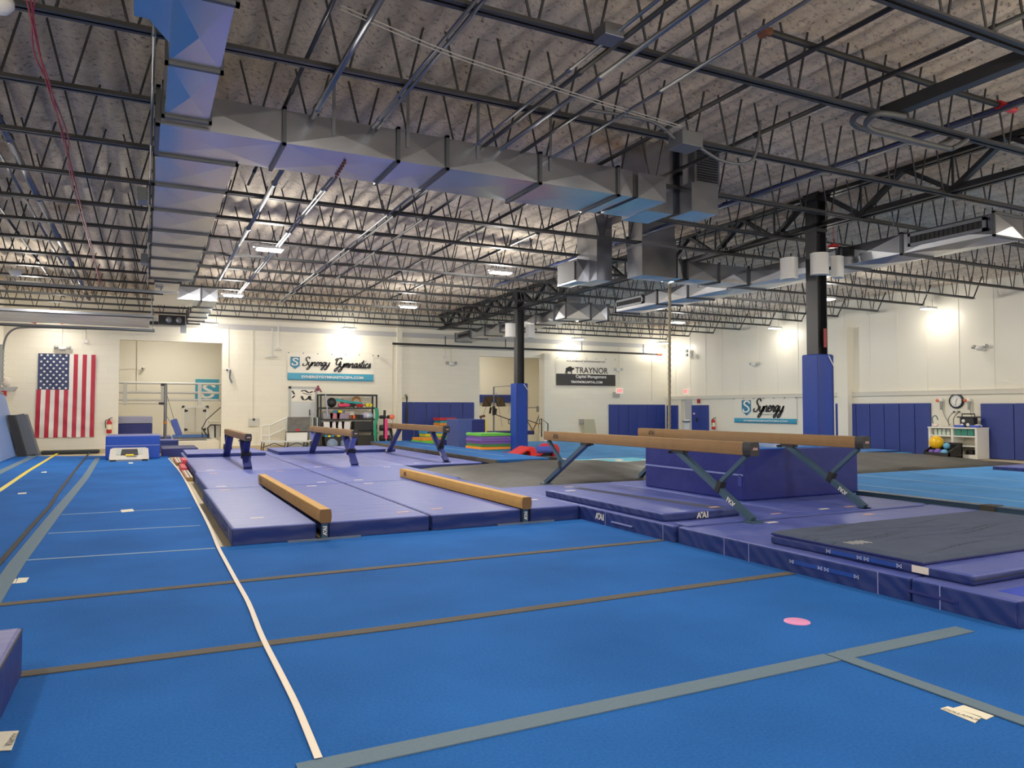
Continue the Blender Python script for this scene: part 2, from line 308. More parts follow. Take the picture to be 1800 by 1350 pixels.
# ================================================================== the setting
XL, XR, YB, YF, ZD = -4.3, 23.6, 30.0, -7.0, 5.61
o1a, o1b = W(210,600).x, W(391,600).x; o1z = W(300,600).z
o2a, o2b = W(843,628).x, W(952,628).x; o2z = W(900,628).z
b = B(); b.box((XL-.3,YF,-.14),(XR+.3,38,-.04)); struct(b,'floor',concrete)
def ceil_fn(u, v):
    x = XL-.3+u*(XR-XL+.6); y = YF+v*(YB-YF+.3)
    return (x, y, ZD+.035*math.sin(x*2*PI/.33)+.03*math.sin(x*3.1+y*1.7)*math.sin(y*2.3))
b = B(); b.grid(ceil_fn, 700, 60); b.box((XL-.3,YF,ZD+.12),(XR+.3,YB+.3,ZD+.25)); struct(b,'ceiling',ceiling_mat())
b = B()                                                # back wall with two tall openings
for x0,x1,z0,z1 in ((XL-.3,o1a,-.04,ZD+.1),(o1a,o1b,o1z,ZD+.1),(o1b,o2a,-.04,ZD+.1),(o2a,o2b,o2z,ZD+.1),(o2b,XR+.3,-.04,ZD+.1)): b.box((x0,YB,z0),(x1,YB+.25,z1))
struct(b,'wall_back',wallp)
b = B(); b.box((XL-.3,YF,-.04),(XL,YB+.3,ZD+.1)); struct(b,'wall_left',block_wall('painted_block_side',(236,230,210),'YZ'))
dy0, dy1, dz = RW(1217,740).y, RW(1197,740).y, RW(1206,703).z
zt = RW(1400,694).z                                     # ledge on the right wall
b = B()
for y0,y1,z0,z1 in ((YF,dy0,-.04,zt),(dy1,YB+.3,-.04,zt),(dy0,dy1,dz,zt)): b.box((XR,y0,z0),(XR+.25,y1,z1))
struct(b,'wall_right',wallsm)
b = B(); y = YF; k = 0
while y < YB:                                           # upper metal panels with standing seams
    b.box((XR+.06,y+.006,zt),(XR+.2,y+1.1-.006,ZD+.1)); b.box((XR+.045,y+1.085,zt),(XR+.1,y+1.115,ZD+.1)); y += 1.1
struct(b,'wall_right_upper',metalwall)
b = B(); b.box((XR-.07,YF,zt-.1),(XR+.1,YB,zt+.03)); b.box((XR-.08,YF,zt+.03),(XR+.08,YB,zt+.05)); struct(b,'trim_1',M('ledge_paint',(214,208,192),.5))
pa = RW(1490,640).y
b = B(); b.box((XR-.3,pa-.22,-.04),(XR+.1,pa+.22,RW(1486,577).z)); struct(b,'trim_2',wallsm)
b = B(); b.box((W(957,640).x-.17,YB-.3,-.04),(W(957,640).x+.17,YB+.02,W(957,622).z)); struct(b,'trim_3',wallp)
b = B(); b.box((W(701,640).x-.1,YB-.1,-.04),(W(701,640).x+.12,YB+.02,ZD)); struct(b,'trim_4',wallp)
b = B(); b.box((XL,YB-.02,4.55),(XR,YB+.02,4.75)); struct(b,'trim_5',M('grey_band',(186,184,180),.6))
for n,(x0,x1) in enumerate(((XL,o1a-.05),(o1b+.05,o2a-.05),(o2b+.05,XR))):
    b = B(); b.box((x0,YB-.015,-.04),(x1,YB,.1)); struct(b,'baseboard_back.%03d'%n,M('tan_base',(196,178,140),.6))
# alcoves behind the openings
YA = 35.5
b = B(); b.box((o1a-3,YA,-.04),(o1b+3,YA+.2,6)); b.box((o1a-3.2,YB+.25,-.04),(o1a-3,YA+.2,6)); b.box((o1b+3,YB+.25,-.04),(o1b+3.2,YA+.2,6)); b.box((o1a-3,YB+.25,5.2),(o1b+3,YA+.2,5.4)); struct(b,'wall_alcove_left',wallsm)
b = B(); b.box((o2a-3,YA,-.04),(o2b+3,YA+.2,6)); b.box((o2a-3.2,YB+.25,-.04),(o2a-3,YA+.2,6)); b.box((o2b+3,YB+.25,-.04),(o2b+3.2,YA+.2,6)); b.box((o2a-3,YB+.25,5.2),(o2b+3,YA+.2,5.4)); struct(b,'wall_alcove_right',wallsm)
# ------------------------------------------------------------------ carpets and strips
def flat(name, mat, pts, z, h, label, cat, group=None):
    b = B(); b.poly([(p[0],p[1],z) for p in pts], (0,0,h)); return solo(b, name, mat, label, cat, group)
YM = 8.78
flat('carpet', carpet, [(XL+.02,.2),(5.47,.2),(5.47,YM),(.75,YM),(XL+.02,YM)], -.036, .036, 'large blue carpet field in the foreground crossed by two brown strips', 'carpet')  # carpet stops behind the camera so bare concrete bounces light upward
flat('carpet', carpet, [(XL+.02,YM+.01),(.74,YM+.01),(.79,13.3),(.81,19.5),(.74,24.4),(.7,26.6),(XL+.02,28.6)], -.036, .036, 'blue carpet runway beyond the grey cross strips, leading to the flag wall', 'carpet')
flat('carpet', carpet, [(5.48,.2),(XR-.1,.2),(XR-.1,3.0),(5.48,3.0)], -.036, .036, 'blue carpet at the lower right corner beside the platform mat corner', 'carpet')
def strip(name, mat, pts, w, label, cat, h=.006, z=.001, group=None):
    b = B(); p = [Vector((q[0],q[1],0)) for q in pts]; L = []; Rr = []
    for k in range(len(p)):
        d = (p[min(k+1,len(p)-1)]-p[max(k-1,0)]).normalized(); nrm = Vector((-d.y,d.x,0))*w/2; L.append(p[k]+nrm); Rr.append(p[k]-nrm)
    vs = [v+Vector((0,0,z+h)) for v in L+Rr] + [v+Vector((0,0,z)) for v in L+Rr]; n = len(p); fs = []
    for k in range(n-1): fs += [(k,k+1,n+k+1,n+k),(2*n+k,2*n+k+1,k+1,k),(n+k,n+k+1,3*n+k+1,3*n+k)]
    b.add(vs, fs); return solo(b, name, mat, label, cat, group)
strip('carpet_seam_strip', brown_strip, [(XL+.1,6.95),(5.38,6.93)], .1, 'brown strip across the blue carpet, the farther of two near the beam mats', 'strip')
strip('carpet_seam_strip', brown_strip, [(-.62,5.08),(1.6,5.01),(5.38,5.02)], .1, 'brown strip across the blue carpet, ending at the corner mat on the left', 'strip')
strip('carpet_seam_strip', grey_strip, [(.6,3.22),(3.78,3.22)], .13, 'grey-blue strip along the bottom of the photo, from the white tape to the corner joint', 'strip')
strip('carpet_seam_strip', grey_strip, [(3.88,3.22),(5.08,3.22)], .13, 'short grey-blue strip between the corner joint and the platform mat', 'strip')
strip('carpet_seam_strip', grey_strip, [(3.84,3.27),(3.84,1.0)], .1, 'grey-blue strip running down to the lower right edge past the torn label', 'strip', z=.004)
gl = [F(-60,1130),F(0,1035),F(30,990),F(100,900),F(150,840),F(172,805)]
strip('carpet_seam_strip', grey_strip, gl, .14, 'wide grey-blue strip running away along the left runway toward the blue vault block', 'strip')
strip('carpet_seam_strip', grey_strip, [F(-40,850),F(0,830),F(70,797)], .2, 'pale grey strip at far left beside the leaning mats', 'strip')
for k,(x0,y0,x1,y1) in enumerate(((32,986,378,964),(85,938,352,924),(108,905,336,893))):
    strip('carpet_seam_strip', M('pale_seam',(120,150,186),.9), [F(x0,y0),F(x1,y1)], .05, 'thin pale cross seam on the left runway, %s of three from the foreground' % ('first','second','third')[k], 'strip', h=.003)
strip('floor_tape', yellow, [F(-30,880),F(0,862),F(50,828),F(108,793)], .09, 'yellow tape line running along the far left runway', 'tape')
cordp = [F(-30,1022),F(0,990),F(52,930),F(88,890),F(100,870),F(130,830),F(158,795)]
strip('edge_strip', M('black_edging',(20,23,28),.8), cordp, .055, 'black edging strip snaking along the left runway beside the grey strip', 'strip', h=.012)
tp = [F(560,1337),F(522,1245),F(490,1180),F(460,1120),F(437,1062),F(415,1022),(.745,7.9),F(383,962),(.77,10.3),F(345,882),F(318,832),F(296,806)]
tp = [(p[0],p[1]) for p in tp]
strip('measuring_tape', tape_w, [(x,y) for x,y in spline(tp,4)], .034, 'long white measuring tape running from the foreground along the carpet edge', 'tape', h=.004, z=.008)
b = B(); b.lathe([(.001,.006),(.088,.006),(.09,.003),(.09,0)], tuple(F(1401,1093,.001)), 32); solo(b,'floor_marker',pink,'round pink spot marker on the blue carpet near the platform mat','marker')
def label_piece(name, pts, lab, txt=None, th=.05):
    b = B(); b.poly([tuple(p)[:2]+(.002,) for p in pts], (0,0,.003)); o = solo(b,name,paper,lab,'label')
    if txt:
        s, at, ang, w = txt; bb = B(); c = Vector(at); Rz = Matrix.Rotation(ang,3,'Z')
        text(bb, s, th, (c.x,c.y,.007), Rz, w); q = bb.build('lettering',ink,None); q.parent = o
    return o
def quad(*px): return [F(*p) for p in px]
q = quad((0,1288),(33,1286),(20,1320),(-12,1322)); c = F(15,1302)
label_piece('paper_label', q, 'white printed label at the bottom left on the blue carpet', ('DOLLAMUR',F(22,1302),math.radians(-98),.14), .03)
label_piece('paper_label', quad((14,1020),(30,1018),(27,1026),(10,1027)), 'left half of the white label by the grey strip on the left runway')
label_piece('paper_label', quad((32,1017),(51,1016),(46,1024),(28,1026)), 'right half of the white label by the grey strip on the left runway')
label_piece('paper_label', quad((1653,1247),(1666,1243),(1726,1262),(1714,1272)), 'torn lower strip of the white label at the lower right with lettering', ('DOLLAMUR',F(1691,1258.5),math.atan2((F(1720,1266)-F(1660,1246)).y,(F(1720,1266)-F(1660,1246)).x),.17), .024)
label_piece('paper_label', quad((1676,1246),(1694,1241),(1747,1260),(1734,1266)), 'torn upper strip of the white label at the lower right beside the grey strip')
label_piece('paper_label', quad((212,897),(233,895),(236,899),(214,901)), 'small white scrap on the far left runway before the thin seams')
label_piece('paper_label', quad((73,830),(82,829),(82,831),(72,831)), 'small white label on the far runway between yellow tape and black edging')
label_piece('paper_label', quad((32,867),(47,866),(46,868),(31,869)), 'small yellowish label on the runway near the left edge')
label_piece('paper_label', quad((226,813),(234,813),(234,815),(226,815)), 'small pale label on the runway in front of the trampoline board')
# ------------------------------------------------------------------ roof steel
ZJ, ZT = 4.90, 5.77; GX = 11.4
JY = [7.33+1.665*k for k in range(-3,14)]
def ordinal(n): return ('first second third fourth fifth sixth seventh eighth ninth tenth eleventh twelfth thirteenth fourteenth fifteenth sixteenth seventeenth eighteenth nineteenth twentieth twenty-first twenty-second twenty-third twenty-fourth'.split())[n-1]
def make_joist(x0, x1, open_end):
    root = thing('roof_joist','','joist',(x0,0,ZJ),'open-web joists over the left bay' if x0 < 5 else 'open-web joists over the right bay')
    xe = x1-.75 if open_end else x1
    b = B()
    for s in (-1,1):
        b.box((x0,s*.012,ZJ),(xe,s*.02,ZJ+.06)); b.box((x0,s*.012,ZJ),(xe,s*.062,ZJ+.008))
    b.build('bottom_chord',steel_dark,root)
    b = B(); b.box((x0,-.055,ZT-.03),(x1,.055,ZT)); b.build('top_chord',steel_dark,root)
    b = B(); x = x0+.35
    while x < xe-.05:
        for s in (-1,1): b.tube([(x+s*.035,0,ZJ+.03),(x+s*.235,0,ZT-.02)],.0135,6)
        x += .635
    if open_end: b.tube([(xe-.02,0,ZJ+.03),(x1-.25,0,ZT-.03)],.02,6)
    b.build('web',steel_dark,root); return root
for side,(x0,x1) in (('left',(XL,GX)),('right',(GX,XR))):
    j0 = make_joist(x0,x1,side == 'right')
    for k,y in enumerate(reversed(JY)):
        lab = 'black open-web roof joist over the %s bay, %s from the back wall' % (side, ordinal(k+1))
        if k == 0: j0.location = (x0,y,ZJ); j0['label'] = lab
        else: copy_thing(j0,(x0,y,ZJ),lab)
C1Y, C2Y = W(912,700).y*0+22.4, 9.95
def girder(y0, y1, label):
    t = thing('roof_girder',label,'girder',(GX,(y0+y1)/2,4.95),'steel girders along the column line')
    for nm,z0,z1 in (('bottom_chord',4.93,5.05),('top_chord',5.5,5.6)):
        b = B()
        for s in (-1,1): b.box((GX+s*.015,y0,z0),(GX+s*.03,y1,z1)); b.box((GX+s*.015,y0,z0),(GX+s*.12,y1,z0+.014))
        b.build(nm,blackm,t)
    b = B(); n = max(2,round((y1-y0)/1.665)); p = (y1-y0)/n
    for k in range(n):
        ya = y0+k*p; b.obar((GX,ya,5.55),(GX,ya+p/2,4.98),.11,.07); b.obar((GX,ya+p,5.55),(GX,ya+p/2,4.98),.11,.07); b.obar((GX,ya+p/2,4.98),(GX,ya+p/2,5.55),.03,.03)
    b.build('web',blackm,t)
girder(YF,C2Y-.16,'black steel girder from the near padded column toward the camera')
girder(C2Y+.16,C1Y-.16,'black steel girder spanning between the two padded columns')
girder(C1Y+.16,YB,'black steel girder from the far padded column to the back wall')
def column(y, label, zb=2.5):
    t = thing('steel_column',label,'column',(GX,y,0)); t['kind'] = 'thing'
    b = B(); b.box((GX-.13,y-.13,zb),(GX-.112,y+.13,5.62)); b.box((GX+.112,y-.13,zb),(GX+.13,y+.13,5.62)); b.box((GX-.112,y-.01,zb),(GX+.112,y+.01,5.62)); b.build('shaft',blackm,t)
    b = B(); b.box((GX-.16,y-.15,5.46),(GX+.16,y+.15,5.64)); b.build('cap_plate',blackm,t); b = B(); b.box((GX-.15,y-.14,4.86),(GX+.15,y+.14,4.93)); b.build('bracket',blackm,t)
    return t
zp2 = RW(1430,624,GX).z; zp1 = W(912,674,C1Y).z
cn = column(C2Y,'tall black steel column behind the near high beams, padded blue below',zp2); column(C1Y,'tall black steel column near the red trestles, farther of the two',zp1)
def column_pad(y, zt, w, label):
    t = thing('column_pad',label,'pad',(GX,y,0))
    b = B(); b.rbox((GX-w,y-w,0),(GX+w,y+w,zt),.03); b.build('cover',royal,t)
    b = B()
    for s in (-1,1): b.box((GX+s*w*.97,y-w-.004,.02),(GX+s*w*.8,y-w+.01,zt-.02))
    b.build('seam_flap',M('royal_dark',(10,40,118),.45),t)
    b = B(); b.obar((GX+w*.3,y-w-.006,zt-.03),(GX+w*.97,y-w-.006,zt-.22),.02,.01,up=(0,1,0)); b.build('stripe',white,t)
column_pad(C2Y,zp2,.2,'tall royal blue padding wrapped round the near column'); column_pad(C1Y,zp1,.22,'tall royal blue padding wrapped round the far column by the red trestles')
b = B(); b.box((GX+.02,C2Y-.136,W(1440,610,C2Y-.13).z),(GX+.1,C2Y-.131,W(1440,577,C2Y-.13).z)); o = solo(b,'warning_sticker',M('sticker_red',(150,40,40),.6),'red and white sticker on the near black column','sticker')
# extra support beam, sprinkler lines, conduits
def xof(px, py, z): return F(px,py,z).x
def run(name, mat, px, py, z, y0, y1, r, label, cat='pipe', sq=False):
    x = xof(px,py,z); b = B()
    if sq: b.box((x-r,y0,z-r),(x+r,y1,z+r))
    else:
        ys = [y0]; rs = [r]; y = math.ceil(y0)+.1
        while y < y1-.2:
            ys += [y,y,y+.08,y+.08]; rs += [r,r*1.35,r*1.35,r]; y += 3.05
        ys.append(y1); rs.append(r)
        b.tube([(x,q+1e-4*i,z) for i,q in enumerate(ys)],rs,8)
    return solo(b,name,mat,label,cat)
ZP = 4.86
run('support_beam',blackm,1553,200,4.95,-2,F(1553,200,4.95).y,.07,'black steel beam crossing under the joists at upper right, above the bent grey pipes','beam',True)
run('conduit',galv2,271,50,ZP,1,22,.016,'thin grey conduit hugging the left side of the long trunk duct','conduit')
run('conduit',galv2,600,118,ZP,2,20.4,.035,'fat galvanized pipe crossing above the branch duct near its left end','pipe')
run('conduit',galv2,753,103,ZP,2,24,.018,'galvanized conduit above the branch duct, left one of a close pair','conduit')
run('conduit',galv2,765,103,ZP,2,24,.018,'galvanized conduit above the branch duct, right one of a close pair','conduit')
run('conduit',blackm,500,187,5.0,2,12,.022,'black pipe just right of the trunk duct near its first joint','pipe')
run('conduit',galv2,905,200,ZP,3,24,.017,'long silver conduit running from the small square box to the back wall','conduit')
run('conduit',blackm,925,200,ZP,3,24,.024,'dark pipe beside the long silver conduit','pipe')
run('conduit',galv2,1087,112,ZP,3,10,.026,'silver pipe with a coupling crossing above the middle of the branch duct','pipe')
run('conduit',blackm,1003,210,ZP,3,20,.022,'dark pipe crossing above the right third of the branch duct','pipe')
run('conduit',galv2,1047,230,ZP,3,10.5,.018,'silver conduit ending above the right end of the branch duct','conduit')
run('sprinkler_pipe',black,1443,80,5.2,1,26,.028,'long black sprinkler branch passing through the joist webs','pipe')
run('sprinkler_pipe',black,1457,180,5.15,1,24,.03,'black sprinkler branch at upper right passing over the middle air unit','pipe')
run('conduit',galv2,1600,250,5.1,1,20,.024,'silver conduit running beside the girder top at upper right','conduit')
run('conduit',M('blue_conduit',(40,60,130),.5),1612,243,5.2,1,20,.03,'blue pipe running beside the girder at upper right','pipe')
run('conduit',blackm,1660,225,5.25,1,20,.045,'thick black insulated pipe beside the girder at upper right','pipe')
run('conduit',galv2,67,347,5.0,2,27,.05,'wide silver cable bundle along the ceiling at far left','cable bundle')
run('conduit',galv2,43,347,5.0,2,27,.022,'silver conduit left of the wide cable bundle at far left','conduit')
run('conduit',blackm,73,467,5.0,2,27,.022,'black pipe nearest the left wall under the joists','pipe')
rw = [F(47,0,4.88),F(68,90,4.87),F(90,157,4.86),F(110,243,4.86),F(128,310,4.86),F(163,440,4.86),F(175,500,4.86)]
b = B()
for k in range(3): b.tube(spline([(p.x+.03*k*math.sin(i*2+k),p.y,p.z+.01*k) for i,p in enumerate(rw)]),.008,5)
solo(b,'cable',M('red_cable',(170,40,60),.5),'loose red cables strung under the joists at upper left','cable')
wp = [F(600,10,4.9),F(680,45,4.82),F(800,95,4.78),F(960,148,4.8),F(1110,195,4.86),F(1200,222,4.9)]
b = B(); b.tube(spline([tuple(p) for p in wp]),.007,5); b.tube(spline([(p.x,p.y+.04,p.z-.01) for p in wp]),.006,5); solo(b,'cable',M('cable_white',(140,136,132),.6),'pair of sagging white cables crossing the ceiling toward the roof duct','cable')
sp = [F(1200,300,5.2),F(1347,55,5.2)]
mz = 5.25; m0, m1, m2 = F(1347,55,mz), F(1657,155,mz), F(1765,187,mz)
t = thing('sprinkler_pipe','black sprinkler main along a joist at upper right with rusty elbow ends','pipe',tuple(m0)); b = B(); b.tube([m0,m1,m2],.035,8); b.build('pipe',black,t)
b = B(); b.tube([m0+Vector((.05,0,.0)),m0,m0+Vector((0,.08,0))],.045,8); b.build('elbow',M('rust',(92,54,38),.8),t); b = B(); b.tube([m2-Vector((.12,0,0)),m2+Vector((.2,0,0))],.055,8); b.build('valve',redp,t)
gp = [F(1590,205,4.85),F(1545,200,4.83),F(1523,215,4.82),F(1533,228,4.8),F(1570,238,4.78),F(1660,260,4.78),F(1680,258,4.8),F(1700,245,4.9)]
for k in range(2):
    b = B(); b.tube(spline([(p.x+.02*k,p.y+.2*k,p.z+.1*k) for p in gp]),.035,8); solo(b,'bent_pipe',M('grey_pipe',(62,63,65),.55),'bent grey pipe looping under the support beam, %s of the pair' % ('nearer','farther')[k],'pipe')
# sprinkler main along the back wall
s0, s1 = W(690,604,29.5), W(1163,623,29.5)
t = thing('sprinkler_pipe','black sprinkler main along the top of the back wall with a red end cap','pipe',tuple(s0)); b = B(); b.tube([s0,s1],.045,8); b.build('pipe',black,t)
b = B(); b.tube([s1-Vector((.28,0,0)),s1],.065,8); b.build('end_cap',M('orange_red',(214,70,40),.5),t)
b = B()
for px,dz in ((770,.4),(868,.4),(1004,.45),(1125,.45)):
    p = s0.lerp(s1,(px-690)/473); b.tube([p,p+Vector((0,0,dz))],.02,6)
b.build('hanger',black,t)
s0, s1 = W(50,563,29.4), W(290,568,29.4)
t = thing('sprinkler_pipe','black sprinkler pipe above the flag with orange valves','pipe',tuple(s0)); b = B(); b.tube([s0,s1],.06,8); b.build('pipe',black,t)
for px in (56,101):
    p = s0.lerp(s1,(px-50)/240); b = B(); b.tube([p+Vector((-.12,0,.05)),p+Vector((.14,0,-.03))],.1,10); b.build('valve',M('orange_valve',(170,70,40),.5),t)
# lights
def high_bay(px, py, z, label, Y=None, power=150):
    c = F(px,py,z) if Y is None else W(px,py,Y)
    t = thing('high_bay_light',label,'light',tuple(c),'LED high bay lights under the joists')
    b = B(); b.rbox((c.x-.27,c.y-.14,c.z+.015),(c.x+.27,c.y+.14,c.z+.09),.02); b.box((c.x-.33,c.y-.05,c.z+.05),(c.x-.27,c.y+.05,c.z+.08)); b.build('housing',offw,t)
    b = B()
    for s in (-1,1): b.box((c.x+s*.13-.11,c.y-.11,c.z),(c.x+s*.13+.11,c.y+.11,c.z+.014))
    b.build('diffuser',M('light_diffuser',(255,244,222),.5,emit=22),t)
    b = B(); b.tube([(c.x-.2,c.y,c.z+.09),(c.x-.2,c.y,c.z+.35)],.006,5); b.tube([(c.x+.2,c.y,c.z+.09),(c.x+.2,c.y,c.z+.35)],.006,5); b.build('hanger',blackm,t)
    lamp('lamp',(c.x,c.y,c.z-.03),power*.45,.5,t); fill_point((c.x,c.y,c.z-.16),power*1.5,t)  # point light under the fixture is extra, to reach the ceiling
ZL = 4.78
for px,py,l in ((474,441,'nearest glowing light in the middle of the left ceiling bay'),(880,481,'glowing light left of the stub end of the lower air unit'),(410,521,'glowing light just right of the trunk duct offset'),(718,541,'glowing light left of the far black column'),(52,501,'glowing light at far left above the door track')): high_bay(px,py,ZL,l,None,200 if py < 490 else 140)
for px,py,l in ((1191,568,'glowing light beside the climbing rope'),(1452,527,'glowing light peeking out beside the near black column'),(1632,544,'glowing light at far right above the metal wall'),(1362,578,'glowing light left of the near column near the right wall')): high_bay(px,py,ZL,l,None,15 if px in (1632,1362) else 120)
for px,py,l in ((101,557,'glowing light directly above the flag'),(370,571,'glowing light above the left wall opening'),(614,579,'glowing light above the cursive banner'),(1016,597,'glowing light above the black and white banner'),(1165,604,'glowing light in the far right corner')): high_bay(px,py,ZL,l,29.2,34)
for x in (-2.5,2.3,8.0,15,21):
    for y in (4.3,-2.5): lamp('fill_lamp',(x,y,4.7),34,.5); q = fill_point((x,y-3.0,4.3),60 if x > 20 else 170,None)  # no fixtures: unseen lights added to fill foreground floor and near ceiling
for x in (15.5,): 
    for y in (8.,): lamp('fill_lamp',(19.5,y,4.7),150,.5); lamp('fill_lamp',(2.4,10.1,4.84),120,.4); lamp('fill_lamp',(5.2,10.1,4.84),90,.4)  # more unseen lamps added to brighten the floor below
lamp('alcove_fill',((o1a+o1b)/2,33,5.0),110,.8); lamp('alcove_fill',((o2a+o2b)/2,33,5.0),110,.8)  # lamps added to light the alcoves, no fixtures modelled
sl = bpy.data.lights.new('bounce_sun', 'SUN'); sl.energy = 14; sl.angle = .03; sl.color = (1,.95,.88); so = bpy.data.objects.new('bounce_sun', sl); COL.objects.link(so); so.rotation_euler = (math.radians(50),0,0)   # added daylight through the left-open rear; floor bounce brightens the near ceiling
w = bpy.data.worlds.new('world'); bpy.context.scene.world = w; w.use_nodes = True
w.node_tree.nodes['Background'].inputs[0].default_value = (1,.97,.93,1); w.node_tree.nodes['Background'].inputs[1].default_value = .22
vs_ = bpy.context.scene.view_settings; vs_.view_transform = 'Standard'; vs_.exposure = -0.02; vs_.gamma = 1.12
# ================================================================== air ducts
def panel(b, o, u, v, n, lift=.01, mi=0):
    o, u, v, n = Vector(o), Vector(u), Vector(v), Vector(n); c = o+u/2+v/2+n*lift
    b.add([o,o+u,o+u+v,o+v,c], [(0,1,4),(1,2,4),(2,3,4),(3,0,4)], mi)
def sect(b, p0, p1, lift=.01):                          # cross-broken sheet metal box between two corners
    (x0,y0,z0),(x1,y1,z1) = p0,p1; dx,dy,dz = x1-x0,y1-y0,z1-z0
    panel(b,(x0,y0,z0),(dx,0,0),(0,dy,0),(0,0,-1),lift); panel(b,(x0,y0,z1),(dx,0,0),(0,dy,0),(0,0,1),lift)
    panel(b,(x0,y0,z0),(dx,0,0),(0,0,dz),(0,-1,0),lift); panel(b,(x0,y1,z0),(dx,0,0),(0,0,dz),(0,1,0),lift)
    panel(b,(x0,y0,z0),(0,dy,0),(0,0,dz),(-1,0,0),lift); panel(b,(x1,y0,z0),(0,dy,0),(0,0,dz),(1,0,0),lift)
def flange(b, ax, at, p0, p1, t=.03, w=.022):
    (x0,y0,z0),(x1,y1,z1) = p0,p1
    if ax == 'x': r = [((at-w,y0-t,z0-t),(at+w,y1+t,z0)),((at-w,y0-t,z1),(at+w,y1+t,z1+t)),((at-w,y0-t,z0-t),(at+w,y0,z1+t)),((at-w,y1,z0-t),(at+w,y1+t,z1+t))]
    else: r = [((x0-t,at-w,z0-t),(x1+t,at+w,z0)),((x0-t,at-w,z1),(x1+t,at+w,z1+t)),((x0-t,at-w,z0-t),(x0,at+w,z1+t)),((x1,at-w,z0-t),(x1+t,at+w,z1+t))]
    for a,c in r: b.box(a,c)
def duct(root, ax, cuts, p0, p1, ends=True, lift=.011):
    cuts = sorted(cuts)
    for k in range(len(cuts)-1):
        b = B(); a = list(p0); c = list(p1); i = 0 if ax == 'x' else 1; a[i], c[i] = cuts[k], cuts[k+1]; sect(b, a, c, lift); b.build('duct_section',galv,root)
    for k,q in enumerate(cuts):
        if ends or 0 < k < len(cuts)-1:
            b = B(); flange(b, ax, q, p0, p1); b.build('flange',flange_m,root)
ZB = 4.505; ZTOP = ZB+.375
d2n, d2f = F(600,267,ZB).y, F(600,313,ZB).y
dl, dr = F(272,330,ZB).x, F(398,330,ZB).x
t = thing('trunk_duct','long silver trunk duct running toward the flag wall under the joists','duct',(dl,d2f,ZB))
cy = [d2f+.03]+[F(px,py,ZB).y for px,py in ((396,337),(378,378),(366,412),(354,437),(344,459),(338,477),(331,493))]
duct(t,'y',cy,(dl,0,ZB),(dr,0,ZTOP)); yE = cy[-1]
nl, nr, yN = F(272,511,ZB).x, F(312,516,ZB).x, F(312,516,ZB).y
duct(t,'y',[yE+.02,yE+.55,yN],(nl,0,ZB+.02),(nr,0,ZTOP-.02),False)
xo = F(381,532,ZB).x; yo = F(368,529,ZB).y; x2l = F(343,533,ZB).x
duct(t,'x',[nr+.02,xo-.42,xo],(0,yo,ZB),(0,yo+1.5,ZTOP-.02),False,.012)
b = B(); sect(b,(nl,yN,ZB),(nr+.02,yo+1.5,ZTOP-.02),.01); b.build('elbow',galv,t)
duct(t,'y',[yo+1.52,yo+2.8,yo+4.2,yo+5.3],(x2l,0,ZB),(xo,0,ZTOP-.04)); duct(t,'y',[yo+5.3,yo+6.5,29.8],(x2l+.08,0,ZB+.03),(xo-.08,0,ZTOP-.06),False)
for py in (200,358,465,552):
    p = F(262 if py < 500 else 327,py,ZB+.1); b = B(); b.rbox((p.x-.16,p.y-.16,p.z),(p.x-.02,p.y+.16,p.z+.2),.01)
    if py in (358,465): b.build('control_box',M('box_grey',(120,124,126),.5,.4),t)
# nearer narrow section over the camera
ql, qr = F(296,108,ZB+.05).x, F(387,125,ZB+.05).x
t = thing('feeder_duct','narrow silver duct above the foreground ending at the wide branch duct, blue underside','duct',(ql,d2n,ZB))
fy = [F(367,214,ZB+.05).y,F(387,125,ZB+.05).y,F(415,5,ZB+.05).y]; fy += [fy[-1]-1.4,fy[-1]-2.8]
duct(t,'y',fy,(ql,0,ZB+.05),(qr,0,ZTOP),True,.03)
b = B(); sect(b,(ql-.03,fy[0]+.02,ZB+.05),(qr+.03,d2n,ZTOP-.01),.01); b.build('collar',flange_m,t)
b = B(); p = F(268,30,ZB+.08); b.poly([(ql-.26,p.y-.8,ZB+.06),(ql-.26,p.y,ZB+.06),(ql-.16,p.y,ZB+.06),(ql,p.y+.35,ZB+.06),(ql,p.y-.8,ZB+.06)],(0,0,.26)); b.build('side_tap',galv,t)
# branch along X
bx = [dl]+[F(px,py,ZB).x for px,py in ((500,250),(697,285),(783,298),(942,325),(1080,345))]
t = thing('branch_duct','wide silver branch duct crossing the ceiling from the trunk to the roof drops','duct',(dl,d2n,ZB))
duct(t,'x',bx,(0,d2n,ZB),(0,d2f,ZTOP))
for px in (560,700,845,1010):                              # hanger straps
    x = F(px,300,ZB).x; b = B(); b.box((x-.02,d2n-.02,ZTOP-.2),(x+.02,d2n-.012,5.5)); b.build('strap',galv2,t)
b = B(); p = F(600,300,ZB)
for k in range(6): q = F(608-3*k-2,283+5*k,ZB); b.lathe([(.001,-.03),(.018,-.028),(.018,-.0)],(q.x,q.y,ZB-.01),8)
b.build('plug_holes',M('dark_red_plug',(70,20,26),.6),t)
